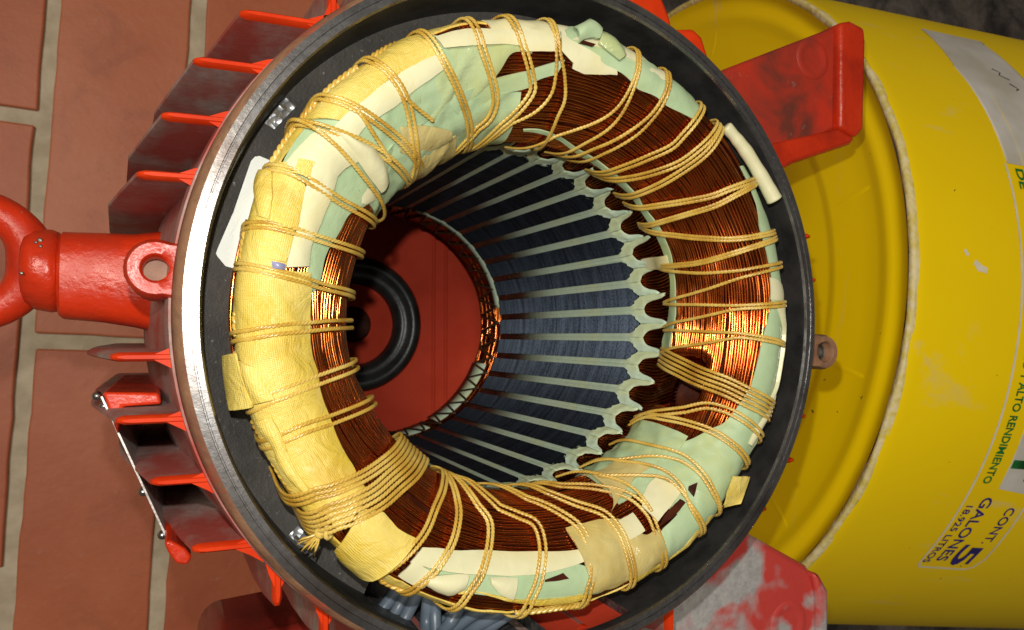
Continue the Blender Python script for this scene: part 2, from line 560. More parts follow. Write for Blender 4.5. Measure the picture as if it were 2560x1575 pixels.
# ------------------------------------------------------------------ tables: lay-out of the winding, (angle in degrees, distance along the coil's section in mm)
PROF = [(41.5, 0), (40.4, 6), (38.8, 12), (37.6, 17), (38.1, 21.5), (41.0, 27), (46.5, 31.8), (51.0, 34.4), (54.6, 34.6), (57.2, 32.6), (57.8, 28), (57.0, 18), (56, 8)]
PATCHES = [
  ('outer_wrap', 'yellow', 0.65, [(-132.0, 70.5), (-123.2, 70.5), (-114.4, 70.5), (-105.6, 70.5), (-96.8, 70.5), (-88.0, 70.5), (-79.2, 70.5), (-70.4, 70.5), (-61.6, 70.5), (-52.8, 70.5), (-44.0, 70.5)], [(-132.0, 47.37), (-123.2, 46.79), (-114.4, 47.36), (-105.6, 47.54), (-96.8, 47.64), (-88.0, 46.65), (-79.2, 48.27), (-70.4, 46.95), (-61.6, 47.29), (-52.8, 47.04), (-44.0, 48.3)], {'cr': 0.7}),
  ('outer_wrap', 'green', 0.7, [(-48.0, 70.5), (-39.2, 70.5), (-30.5, 70.5), (-21.7, 70.5), (-12.9, 70.5), (-4.2, 70.5), (4.6, 70.5), (13.4, 70.5), (22.2, 70.5), (30.9, 70.5), (39.7, 70.5), (48.5, 70.5), (57.2, 70.5), (66.0, 70.5)], [(-48.0, 54.37), (-39.2, 55.48), (-30.5, 53.85), (-21.7, 54.45), (-12.9, 54.16), (-4.2, 54.95), (4.6, 55.34), (13.4, 53.43), (22.2, 53.74), (30.9, 54.1), (39.7, 53.51), (48.5, 55.5), (57.2, 54.74), (66.0, 54.62)], {'cr': 0.4}),
  ('outer_wrap', 'cream', 0.75, [(62.0, 70.5), (72.5, 70.5), (83.0, 70.5), (93.5, 70.5), (104.0, 70.5)], [(62.0, 44.36), (72.5, 44.13), (83.0, 43.92), (93.5, 43.83), (104.0, 44.98)], {'cr': 0.5}),
  ('outer_wrap', 'yellow', 0.7, [(98.0, 70.5), (106.6, 70.5), (115.2, 70.5), (123.9, 70.5), (132.5, 70.5), (141.1, 70.5), (149.8, 70.5), (158.4, 70.5), (167.0, 70.5), (175.6, 70.5), (184.2, 70.5), (192.9, 70.5), (201.5, 70.5), (210.1, 70.5), (218.8, 70.5), (227.4, 70.5), (236.0, 70.5)], [(98.0, 45.92), (106.6, 47.73), (115.2, 47.1), (123.9, 47.33), (132.5, 46.33), (141.1, 46.66), (149.8, 46.97), (158.4, 48.12), (167.0, 47.72), (175.6, 47.65), (184.2, 47.06), (192.9, 47.51), (201.5, 46.96), (210.1, 47.32), (218.8, 47.41), (227.4, 47.46), (236.0, 46.86)], {'cr': 0.6}),
  ('inner_wrap', 'varnish', 0.95, [(116.0, 26), (120.5, 26), (125.0, 26), (129.5, 26), (134.0, 26)], [(116.0, 12.47), (120.5, 12.23), (125.0, 13.23), (129.5, 13.55), (134.0, 14.03)], {'cr': 0.7, 'puff': 0.5}),
  ('inner_wrap', 'green', 0.6, [(-66.0, 31), (-58.8, 31), (-51.5, 31), (-44.2, 31), (-37.0, 31)], [(-66.0, 12.38), (-58.8, 12.57), (-51.5, 13.35), (-44.2, 13.31), (-37.0, 12.78)], {'cr': 0.9}),
  ('inner_wrap', 'green', 0.6, [(97.0, 33), (107.6, 33), (118.2, 33), (128.8, 33), (139.4, 33), (150.0, 33)], [(97.0, 12.38), (107.6, 12.65), (118.2, 12.74), (128.8, 13.38), (139.4, 13.56), (150.0, 12.54)], {'cr': 0.8}),
  ('insulation_paper', 'green', 0.55, [(115.3, 46.12), (121.2, 49.39), (131.4, 45.84), (139.1, 46.12), (146.4, 46.68), (152.5, 46.68), (156.3, 46.68)], [(112.9, 31.98), (126.7, 32.62), (133.5, 31.98), (138.5, 29.44), (147.1, 27.72), (152.2, 29.44), (155.2, 31.33)], {'cr': 0.5}),
  ('cloth_tape', 'yellow', 1.0, [(117.8, 45.57), (120.4, 49.39), (127.8, 46.68), (131.8, 46.68), (137.5, 47.26), (141.6, 47.26), (145.5, 47.26)], [(116.9, 42.77), (122.0, 42.47), (127.3, 42.77), (131.2, 42.77), (136.1, 42.47), (139.3, 42.77), (141.9, 43.07)], {}),
  ('sleeving', 'cream', 1.15, [(116.9, 42.77), (121.8, 42.77), (127.3, 42.77), (131.4, 42.77), (136.2, 42.77), (139.3, 43.07), (145.1, 43.36)], [(116.6, 40.44), (121.4, 39.68), (126.6, 39.28), (130.8, 38.87), (135.0, 39.28), (139.4, 39.68), (143.3, 39.28)], {}),
  ('sleeving', 'cream', 1.25, [(144.6, 42.77), (147.1, 45.01), (151.0, 45.57), (154.9, 46.12)], [(142.2, 38.44), (143.4, 35.59), (148.7, 38.0), (154.0, 38.87)], {}),
  ('sleeving', 'cream', 1.5, [(144.5, 42.77), (145.0, 38.87), (145.9, 33.26), (146.0, 28.27)], [(142.8, 40.07), (140.4, 36.1), (140.2, 31.98), (141.5, 29.44)], {'puff': 1.6}),
  ('varnished_paper', 'varnish', 1.0, [(132.0, 35.05), (127.9, 33.26), (124.0, 31.33), (118.2, 28.27)], [(134.8, 30.69), (133.0, 28.84), (126.6, 26.61), (118.1, 25.52)], {'cr': 0.5}),
  ('insulation_paper', 'green', 0.85, [(148.7, 38.0), (151.2, 37.55), (153.6, 37.08)], [(145.9, 33.26), (148.1, 32.62), (150.9, 31.98)], {}),
  ('sleeving', 'cream', 1.3, [(116.1, 45.57), (109.3, 45.29), (102.3, 44.47), (97.0, 44.2), (89.1, 44.74)], [(115.6, 43.36), (109.3, 42.47), (99.7, 41.83), (97.0, 40.81), (90.5, 41.16)], {}),
  ('insulation_paper', 'green', 0.7, [(126.4, 40.44), (116.1, 45.57), (109.8, 43.92), (100.2, 42.77), (95.9, 42.15)], [(122.7, 31.33), (115.1, 31.33), (104.6, 36.6), (100.5, 40.44), (95.6, 40.44)], {'cr': 0.8, 'gloss': 1}),
  ('insulation_paper', 'green', 0.75, [(118.6, 35.05), (111.5, 35.05), (103.8, 36.1), (97.0, 37.08), (93.9, 38.0), (87.4, 40.07)], [(115.1, 30.06), (111.2, 30.69), (102.6, 32.62), (95.7, 33.88), (93.2, 35.59), (88.6, 37.08)], {}),
  ('sleeving', 'cream', 1.3, [(89.1, 44.74), (87.3, 43.64), (84.7, 43.07), (79.5, 42.15)], [(88.9, 41.5), (86.1, 40.07), (82.5, 38.87), (78.1, 39.28)], {}),
  ('sleeving', 'cream', 1.3, [(85.5, 42.77), (81.3, 41.83), (77.5, 41.16), (74.7, 41.16)], [(85.4, 38.87), (82.1, 38.44), (78.4, 39.28), (74.1, 40.44)], {}),
  ('insulation_paper', 'green', 0.7, [(87.8, 45.84), (84.8, 47.85), (82.6, 47.85), (80.3, 47.55), (74.7, 47.55), (71.6, 45.57), (62.1, 47.55), (58.0, 47.26), (52.5, 46.97)], [(87.2, 41.5), (84.3, 41.16), (80.6, 40.44), (74.5, 41.16), (70.9, 40.81), (67.5, 40.07), (62.8, 40.81), (58.9, 40.81), (51.0, 42.77)], {'cr': 0.6}),
  ('insulation_paper', 'green', 1.6, [(86.1, 45.84), (82.6, 47.85), (80.9, 47.55), (79.9, 47.26)], [(85.1, 43.07), (84.1, 43.92), (82.0, 44.74), (80.2, 45.01)], {'puff': 2.2, 'cr': 0.8}),
  ('insulation_paper', 'green', 1.5, [(79.3, 47.55), (76.6, 46.4), (73.5, 44.2)], [(80.4, 44.2), (77.7, 43.36), (74.9, 42.77)], {'puff': 1.2, 'gloss': 1}),
  ('insulation_paper', 'green', 0.7, [(34.9, 46.97), (24.7, 46.97), (18.4, 46.97), (12.1, 46.97), (7.1, 46.68), (2.8, 46.97), (-2.4, 46.97), (-6.1, 46.97), (-12.7, 46.97), (-18.1, 46.97)], [(35.8, 45.29), (25.7, 44.2), (21.0, 43.07), (16.0, 43.07), (9.8, 43.36), (3.0, 42.77), (-3.1, 41.5), (-7.5, 40.81), (-12.8, 40.44), (-18.2, 40.07)], {}),
  ('sleeving', 'cream', 1.1, [(3.6, 46.97), (0.7, 46.68), (-4.1, 46.97), (-7.5, 46.97), (-14.4, 46.97), (-18.6, 46.97)], [(1.8, 43.92), (-1.1, 45.29), (-4.2, 46.97), (-7.6, 46.97), (-14.8, 46.97), (-19.4, 45.29)], {'puff': 0.6}),
  ('insulation_paper', 'cream', 0.9, [(9.1, 42.77), (8.1, 44.74), (6.4, 46.97)], [(3.8, 42.47), (3.5, 44.74), (3.2, 46.97)], {}),
  ('insulation_strip', 'green', 0.9, [(92.9, 24.46), (85.1, 24.46), (77.9, 22.95), (70.3, 21.19), (63.7, 20.79), (58.5, 20.42), (53.9, 20.42), (44.0, 20.42), (39.9, 19.68), (30.5, 20.05), (19.7, 19.68), (13.1, 18.96), (5.7, 18.23), (-0.7, 17.46), (-6.5, 16.26), (-10.3, 15.85)], [(92.6, 23.94), (84.8, 23.44), (77.6, 22.02), (69.4, 19.68), (62.4, 18.6), (57.8, 18.96), (53.5, 18.23), (45.8, 18.6), (42.0, 18.23), (32.1, 17.85), (20.5, 17.46), (13.3, 17.46), (5.8, 15.85), (-0.5, 13.69), (-6.3, 11.34), (-10.6, 11.34)], {'edge': 0}),
  ('insulation_paper', 'green', 0.8, [(-16.5, 46.68), (-20.3, 45.29), (-24.5, 46.4), (-31.6, 46.12), (-35.8, 46.97), (-44.7, 47.26), (-52.2, 47.26)], [(-18.0, 40.07), (-28.4, 37.55), (-32.2, 35.05), (-38.3, 31.33), (-45.1, 25.52), (-54.3, 23.44), (-62.3, 27.17)], {'cr': 0.6}),
  ('insulation_paper', 'green', 0.9, [(-45.5, 46.4), (-52.8, 47.26), (-57.0, 47.26), (-63.2, 46.4)], [(-48.2, 39.28), (-52.8, 40.07), (-61.2, 40.44), (-63.6, 41.5)], {'cr': 0.5}),
  ('sleeving', 'cream', 1.1, [(-17.5, 46.97), (-20.9, 46.97), (-25.1, 45.84), (-31.1, 45.01)], [(-18.9, 46.97), (-23.6, 44.74), (-26.5, 43.64), (-31.0, 43.64)], {'puff': 0.5}),
  ('sleeving', 'cream', 1.5, [(-50.3, 37.55), (-54.2, 38.0), (-58.6, 38.44), (-61.2, 38.87)], [(-53.0, 31.33), (-55.8, 31.33), (-59.5, 32.62), (-61.8, 34.48)], {'cr': 0.5}),
  ('varnished_paper', 'varnish', 1.0, [(-49.8, 28.84), (-56.0, 27.72), (-63.6, 29.44), (-69.9, 31.98)], [(-54.8, 21.19), (-62.9, 20.42), (-65.4, 20.79), (-65.4, 29.44)], {'cr': 0.6}),
  ('cloth_tape', 'yellow', 1.5, [(-36.9, 46.4), (-39.8, 46.97), (-42.7, 46.97)], [(-39.6, 43.64), (-43.2, 44.74), (-45.5, 47.26)], {'flap': 2.5}),
  ('cloth_tape', 'yellow', 0.9, [(-46.2, 47.26), (-52.5, 47.26), (-57.7, 47.26), (-64.3, 47.55), (-71.5, 47.85)], [(-50.9, 44.47), (-54.9, 45.01), (-58.8, 46.12), (-64.3, 46.12), (-70.7, 43.92)], {'cr': 0.6}),
  ('sleeving', 'cream', 1.6, [(-65.3, 38.87), (-67.8, 38.87), (-70.1, 38.87)], [(-65.0, 34.48), (-67.8, 34.48), (-69.9, 34.48)], {}),
  ('varnished_paper', 'varnish', 1.05, [(-62.8, 45.84), (-67.5, 45.01), (-72.0, 45.29), (-77.4, 45.29), (-82.1, 44.74)], [(-62.8, 39.68), (-66.0, 39.28), (-69.2, 33.88), (-79.1, 31.98), (-84.0, 31.98)], {'cr': 0.8}),
  ('insulation_paper', 'green', 0.6, [(-123.0, 46.12), (-117.2, 45.29), (-108.7, 44.2), (-98.6, 44.47), (-90.3, 44.74), (-78.9, 45.84)], [(-122.7, 41.16), (-115.4, 38.87), (-105.9, 37.08), (-94.2, 36.1), (-88.9, 37.55), (-82.7, 40.07)], {'cr': 0.5}),
  ('sleeving', 'cream', 1.2, [(-123.5, 43.07), (-118.8, 42.47), (-113.6, 41.83), (-105.9, 40.81), (-99.4, 40.44), (-92.7, 40.07), (-87.2, 39.68), (-81.9, 39.28)], [(-122.6, 40.44), (-119.1, 39.28), (-114.9, 38.44), (-107.0, 36.6), (-99.0, 36.1), (-93.9, 36.1), (-87.2, 36.6), (-81.6, 37.08)], {}),
  ('sleeving', 'cream', 1.2, [(-123.9, 45.57), (-120.5, 45.84), (-118.3, 45.84)], [(-123.1, 42.77), (-120.0, 42.77), (-117.8, 43.07)], {}),
  ('sleeving', 'cream', 1.3, [(-118.2, 45.01), (-115.5, 45.29), (-112.9, 45.29), (-111.0, 43.92)], [(-118.4, 43.64), (-116.2, 42.77), (-113.2, 41.83), (-110.8, 41.5)], {'puff': 1.2}),
  ('sleeving', 'cream', 1.2, [(-105.4, 42.15), (-102.7, 43.64), (-99.8, 44.2)], [(-105.9, 41.16), (-102.7, 40.81), (-99.4, 40.81)], {'puff': 0.7}),
  ('cloth_tape', 'yellow', 0.9, [(-111.4, 44.74), (-107.3, 43.92), (-99.5, 44.74), (-91.6, 45.57), (-83.6, 45.84)], [(-111.8, 44.2), (-107.5, 43.64), (-99.4, 44.2), (-92.0, 44.47), (-83.7, 44.74)], {'cr': 0.6}),
  ('cloth_tape', 'yellow', 1.1, [(-135.4, 47.85), (-131.3, 50.1), (-128.3, 49.73), (-127.0, 47.26)], [(-138.1, 41.5), (-134.0, 39.28), (-129.3, 40.07), (-124.1, 39.68)], {'flap': 1.5}),
  ('cloth_tape', 'yellow', 1.0, [(173.9, 49.06), (174.9, 49.73), (180.2, 49.73), (185.4, 49.73), (188.9, 51.42), (189.6, 51.95), (193.8, 53.89), (198.1, 53.18), (201.8, 53.18), (207.5, 50.5), (213.5, 49.73), (216.3, 48.15)], [(172.1, 37.08), (176.0, 36.1), (182.2, 36.1), (186.9, 36.6), (193.5, 36.1), (196.4, 36.6), (201.7, 36.6), (205.8, 37.08), (210.9, 37.55), (216.3, 38.0), (219.2, 38.87), (219.8, 40.81)], {'cr': 0.4}),
  ('cloth_tape', 'yellow', 1.5, [(-146.0, 44.74), (-142.2, 45.29), (-138.4, 45.57)], [(-143.9, 38.44), (-139.7, 38.87), (-138.2, 41.5)], {}),
  ('cloth_tape', 'yellow', 2.2, [(-172.5, 53.89), (-170.6, 53.18), (-166.3, 53.18), (-163.9, 50.94)], [(-172.9, 47.85), (-170.1, 47.55), (-167.4, 47.26), (-163.8, 46.97)], {'flap': 1.8}),
  ('cloth_tape', 'yellow', 1.8, [(-171.8, 47.85), (-167.4, 47.55), (-164.2, 46.97)], [(-170.2, 45.57), (-167.7, 45.01), (-164.2, 44.2)], {'puff': 0.8}),
  ('cloth_tape', 'yellow', 1.8, [(-161.4, 47.85), (-158.9, 47.26), (-156.5, 46.68), (-152.7, 46.97), (-147.5, 46.12)], [(-161.3, 45.29), (-158.7, 45.01), (-156.2, 45.01), (-151.6, 45.29), (-147.1, 45.01)], {'puff': 0.8}),
  ('cloth_tape', 'yellow', 0.9, [(154.8, 48.15), (156.5, 52.53), (160.5, 50.94), (165.6, 49.39), (168.9, 49.39), (174.5, 50.1), (178.4, 50.1)], [(153.4, 44.47), (155.7, 43.64), (156.5, 42.15), (161.8, 41.16), (167.0, 41.5), (172.3, 41.5), (176.3, 41.5)], {}),
  ('cloth_tape', 'yellow', 1.7, [(156.4, 52.53), (160.7, 48.45), (164.3, 46.68)], [(156.4, 46.97), (160.5, 45.57), (164.5, 45.01)], {'puff': 0.6}),
  ('cloth_tape', 'yellow', 1.3, [(157.6, 45.29), (161.2, 45.29), (165.4, 44.47)], [(156.5, 42.15), (161.1, 41.5), (164.4, 41.16)], {'puff': 0.3}),
  ('cloth_tape', 'yellow', 1.5, [(152.5, 44.74), (153.9, 44.47), (155.2, 44.47)], [(151.4, 42.47), (153.1, 42.15), (154.6, 41.83)], {}),
  ('cloth_tape', 'yellow', 1.5, [(166.7, 44.74), (169.3, 44.74), (171.2, 43.92)], [(166.2, 41.5), (168.7, 41.5), (171.2, 41.83)], {}),
  ('sleeving', 'cream', 1.2, [(152.2, 44.47), (153.0, 42.15), (156.8, 42.15), (163.7, 41.16), (166.8, 41.5), (172.1, 41.5)], [(146.9, 38.87), (150.2, 38.44), (156.4, 37.55), (163.1, 37.55), (166.5, 38.0), (170.9, 37.55)], {}),
  ('insulation_paper', 'green', 0.8, [(148.5, 38.0), (153.2, 37.08), (156.8, 37.55), (163.1, 37.55), (166.4, 37.55), (170.8, 37.08), (174.8, 36.6)], [(147.0, 30.69), (152.1, 30.06), (156.1, 31.98), (161.6, 32.62), (166.9, 33.88), (172.8, 33.88), (176.1, 35.05)], {}),
  ('sleeving', 'cream', 0.85, [(148.1, 31.98), (151.7, 30.69)], [(145.8, 26.07), (151.3, 29.44)], {}),
  ('marker_sleeve', 'grey', 1.5, [(171.5, 43.64), (172.8, 43.36)], [(171.6, 41.83), (172.7, 41.83)], {'puff': 0.6}),
  ('exposed_wires', 'copper_dark', 1.25, [(-46.5, 38.87), (-49.8, 40.07), (-49.9, 40.07)], [(-48.7, 38.0), (-49.5, 38.44), (-49.8, 39.68)], {}),
  ('exposed_wires', 'copper_dark', 1.25, [(-52.3, 39.68), (-56.9, 40.07), (-61.5, 39.68)], [(-52.7, 38.44), (-56.8, 38.44), (-59.3, 38.87)], {}),
  ('exposed_wires', 'copper_dark', 1.15, [(-92.9, 41.5), (-90.2, 41.5), (-87.3, 41.5)], [(-92.8, 41.16), (-90.8, 40.81), (-88.5, 40.44)], {}),
  ('exposed_wires', 'copper_dark', 1.35, [(85.0, 43.36), (83.5, 43.36), (81.7, 43.36)], [(84.3, 43.92), (82.5, 43.92), (81.0, 43.92)], {}),
  ('sleeving', 'cream', 0.9, [(20.9, 18.6), (15.9, 18.6)], [(20.7, 6.1), (17.1, 5.57)], {'puff': 0.5}),
]
TIES = [
  (2, 1.6, 1.0, 1, [(117.3, 45.29), (116.8, 41.5), (114.9, 35.59), (113.2, 30.69)]),
  (2, 1.6, 1.0, 1, [(129.0, 46.12), (128.2, 42.47), (128.2, 38.44), (129.2, 33.88), (130.8, 28.84)]),
  (1, 1.9, 1, 0, [(128.2, 39.28), (126.2, 36.1), (123.5, 32.62)]),
  (2, 1.6, 1.0, 1, [(140.1, 46.4), (138.0, 42.47), (135.9, 38.0), (133.4, 32.62)]),
  (1, 1.9, 1, 0, [(138.3, 42.47), (138.7, 37.55), (138.7, 31.33)]),
  (2, 1.6, 1.0, 1, [(146.1, 46.12), (144.5, 42.77), (141.7, 38.0), (138.8, 31.98)]),
  (1, 2.3, 1.0, 1, [(146.4, 45.57), (146.7, 40.44), (147.1, 35.05), (147.7, 27.72)]),
  (2, 1.6, 1.0, 1, [(155.5, 46.97), (155.1, 43.92), (155.2, 40.44), (154.8, 34.48), (152.7, 25.52)]),
  (2, 1.6, 1.0, 1, [(166.0, 47.26), (165.3, 43.64), (164.9, 39.28), (164.2, 33.26), (162.7, 24.99)]),
  (2, 1.6, 1.0, 1, [(173.0, 46.4), (173.5, 42.47), (174.0, 37.55), (174.5, 32.62), (174.7, 23.94)]),
  (2, 1.6, 1.5, 1, [(-175.7, 46.12), (-176.3, 41.83), (-176.5, 36.1), (-176.7, 31.33), (-176.6, 23.94)]),
  (2, 1.6, 1.5, 1, [(-163.7, 47.55), (-164.6, 43.64), (-164.9, 39.28), (-164.9, 33.26), (-164.6, 24.46)]),
  (2, 1.6, 1.5, 1, [(-157.1, 45.57), (-157.2, 41.83), (-156.2, 37.55), (-155.1, 32.62), (-153.3, 25.52)]),
  (3, 2.1, 0.9, 1, [(-145.9, 44.74), (-144.0, 41.5), (-141.9, 37.08), (-140.3, 32.62), (-138.8, 28.27)]),
  (6, 2.0, 0.95, 1, [(-140.6, 44.74), (-138.6, 41.5), (-136.7, 38.0), (-135.0, 33.26), (-132.7, 28.27)]),
  (2, 1.6, 1.0, 1, [(-126.7, 46.4), (-124.9, 42.47), (-123.0, 37.55), (-122.0, 31.98), (-120.9, 28.27)]),
  (2, 1.6, 1.0, 1, [(-119.5, 45.57), (-117.9, 42.15), (-115.8, 36.6), (-115.3, 31.33), (-116.1, 28.27)]),
  (2, 1.6, 1.0, 1, [(-109.7, 43.92), (-108.0, 40.81), (-106.4, 35.59), (-106.1, 30.69), (-109.3, 27.72)]),
  (2, 1.6, 1.3, 1, [(-96.1, 43.92), (-94.3, 40.81), (-92.1, 35.05), (-92.6, 30.69), (-96.9, 28.84), (-102.4, 27.17)]),
  (2, 1.6, 1.1, 1, [(-83.0, 43.64), (-81.3, 41.16), (-80.3, 37.08), (-80.8, 31.98), (-85.7, 27.72), (-92.2, 24.46)]),
  (2, 1.6, 1.1, 1, [(-72.5, 45.84), (-71.8, 41.16), (-71.0, 36.1), (-72.2, 31.33), (-78.2, 27.17), (-83.9, 22.48)]),
  (2, 1.6, 1.2, 1, [(-64.4, 47.55), (-63.3, 41.5), (-61.6, 36.1), (-62.8, 30.06), (-69.1, 24.46), (-77.6, 20.79)]),
  (1, 2.0, 1, 0, [(-60.8, 36.6), (-59.9, 30.69), (-61.4, 26.07), (-64.4, 22.48)]),
  (1, 1.9, 1, 1, [(-52.4, 46.97), (-52.0, 41.16), (-51.1, 37.08), (-51.6, 32.62), (-55.9, 28.27), (-62.8, 23.44)]),
  (1, 1.7, 1, 1, [(-53.2, 46.4), (-52.6, 41.16), (-50.0, 37.08), (-49.6, 31.98), (-51.7, 27.17), (-55.5, 22.02)]),
  (1, 1.9, 1, 1, [(-46.7, 45.84), (-45.4, 42.47), (-43.6, 38.44), (-42.7, 32.62), (-44.7, 26.61)]),
  (1, 1.7, 1, 1, [(-47.0, 45.84), (-46.2, 42.47), (-44.5, 37.55), (-45.0, 31.98), (-48.8, 26.61), (-55.9, 21.19)]),
  (2, 1.6, 1.0, 1, [(-34.5, 45.57), (-33.4, 40.81), (-32.9, 35.59), (-33.6, 29.44), (-34.8, 22.95)]),
  (5, 1.7, 1.05, 1, [(-21.5, 45.29), (-21.0, 40.07), (-19.9, 34.48), (-18.6, 26.61), (-14.6, 16.26)]),
  (2, 1.7, 1.2, 1, [(-27.7, 45.01), (-26.5, 40.44), (-26.1, 36.1), (-26.9, 31.33), (-30.1, 27.17)]),
  (1, 1.6, 1.0, 1, [(-6.1, 46.68), (-5.4, 42.15), (-4.8, 35.59), (-4.8, 27.72), (-4.5, 16.26)]),
  (1, 1.6, 1.0, 1, [(-6.8, 46.97), (-6.3, 42.15), (-6.1, 35.59), (-8.2, 27.72), (-11.0, 17.06)]),
  (1, 1.6, 1.0, 1, [(3.2, 46.97), (2.9, 40.81), (2.9, 33.88), (3.6, 25.52), (4.2, 18.23)]),
  (1, 1.6, 1.0, 1, [(2.2, 46.97), (1.9, 40.44), (1.5, 33.88), (-0.4, 25.52), (-2.3, 17.06)]),
  (1, 1.6, 1.0, 1, [(11.9, 45.57), (12.1, 40.07), (12.2, 35.59), (13.3, 26.61), (15.2, 19.68)]),
  (1, 1.6, 1.0, 1, [(10.9, 45.01), (10.5, 39.68), (9.7, 34.48), (7.6, 25.52), (6.0, 18.23)]),
  (2, 1.6, 0.7, 1, [(19.0, 44.74), (20.0, 39.68), (21.5, 34.48), (24.7, 27.17), (30.0, 17.46)]),
  (2, 1.6, 0.7, 1, [(17.4, 44.2), (17.3, 40.07), (17.0, 36.1), (16.5, 27.17), (17.1, 20.05)]),
  (2, 1.6, 0.7, 1, [(31.3, 46.12), (33.0, 40.44), (33.8, 35.59), (36.5, 27.72), (40.3, 17.85)]),
  (2, 1.6, 0.7, 1, [(30.6, 45.57), (31.0, 40.81), (30.9, 35.59), (32.0, 27.72), (32.8, 17.85)]),
  (2, 1.6, 1, 1, [(51.5, 43.64), (51.3, 39.28), (51.1, 35.05), (53.5, 28.84), (56.9, 20.42)]),
  (2, 1.6, 1, 1, [(46.2, 44.74), (46.0, 39.68), (46.4, 33.26), (49.9, 24.99), (53.9, 18.96)]),
  (2, 1.7, 1, 1, [(44.9, 44.2), (43.8, 39.28), (43.8, 31.98), (44.4, 23.94), (45.6, 17.06)]),
  (1, 1.6, 1.0, 1, [(62.7, 45.57), (61.6, 41.83), (61.5, 36.6), (63.8, 30.06), (67.7, 23.44)]),
  (1, 1.6, 1.0, 1, [(61.8, 45.84), (60.6, 41.5), (60.1, 38.0), (60.6, 31.98), (63.8, 23.94)]),
  (1, 1.6, 1.0, 1, [(70.7, 44.74), (69.9, 40.81), (70.1, 34.48), (73.6, 29.44), (81.6, 23.94)]),
  (1, 1.6, 1.0, 1, [(70.0, 44.74), (69.1, 40.81), (68.0, 35.05), (68.4, 30.06), (71.4, 23.94)]),
  (1, 1.6, 1.0, 1, [(90.8, 44.74), (90.1, 41.16), (89.2, 37.55), (88.9, 33.26), (92.0, 29.44), (98.1, 26.61)]),
  (1, 1.6, 1.0, 1, [(90.0, 44.74), (89.2, 41.16), (86.7, 37.08), (84.6, 32.62), (84.6, 28.84), (83.7, 24.46)]),
  (2, 1.6, 1.2, 1, [(98.9, 44.47), (97.8, 41.16), (95.2, 36.1), (94.4, 33.26), (97.2, 29.44), (101.3, 26.07)]),
  (2, 1.6, 1.0, 1, [(107.6, 45.01), (107.5, 41.5), (106.0, 37.08), (104.5, 31.98), (106.0, 28.27), (109.3, 26.61)]),
]
LACES = [
  (1.0, [(131.0, 46.68), (136.2, 46.97), (139.6, 46.97)]),
  (1.0, [(140.8, 46.97), (144.7, 47.26), (146.9, 46.97)]),
  (1.0, [(147.1, 46.97), (151.2, 47.26), (154.9, 47.26)]),
  (1.0, [(166.0, 47.85), (169.6, 47.26), (172.8, 46.4)]),
  (1.0, [(-179.5, 46.97), (-177.6, 47.26), (-175.6, 46.97)]),
  (1.0, [(-173.0, 49.73), (-168.6, 49.06), (-163.6, 48.45)]),
  (1.0, [(-161.1, 49.73), (-158.7, 47.26), (-157.0, 46.12)]),
  (1.0, [(-155.6, 46.97), (-151.6, 46.68), (-147.4, 45.84)]),
  (1.0, [(-46.0, 47.26), (-50.0, 47.26), (-54.0, 47.26)]),
  (1.0, [(-63.7, 47.55), (-69.2, 47.55), (-74.8, 47.85)]),
  (1.0, [(-81.9, 46.12), (-88.6, 45.01), (-98.1, 45.01)]),
  (1.0, [(-125.2, 46.68), (-122.3, 47.26), (-118.6, 46.68)]),
  (1.0, [(121.0, 49.06), (126.2, 47.26), (129.2, 46.68)]),
]
KNOT = (-139.3, 47.85)
TAIL = [(44.7, 46.97), (41.5, 46.97), (37.4, 46.97), (31.8, 46.97), (28.1, 46.97), (25.2, 46.97)]
LUGS = [[(30.8, 58.3), (34.0, 63.2), (36.2, 65.4), (41.2, 66.3), (43.7, 64.6), (46.2, 58.2), (37.3, 55.6)], [(22.5, 64.3), (25.6, 75.6), (30.9, 76.5), (33.0, 71.4), (34.7, 68.0), (35.6, 64.5), (28.7, 61.6)]]
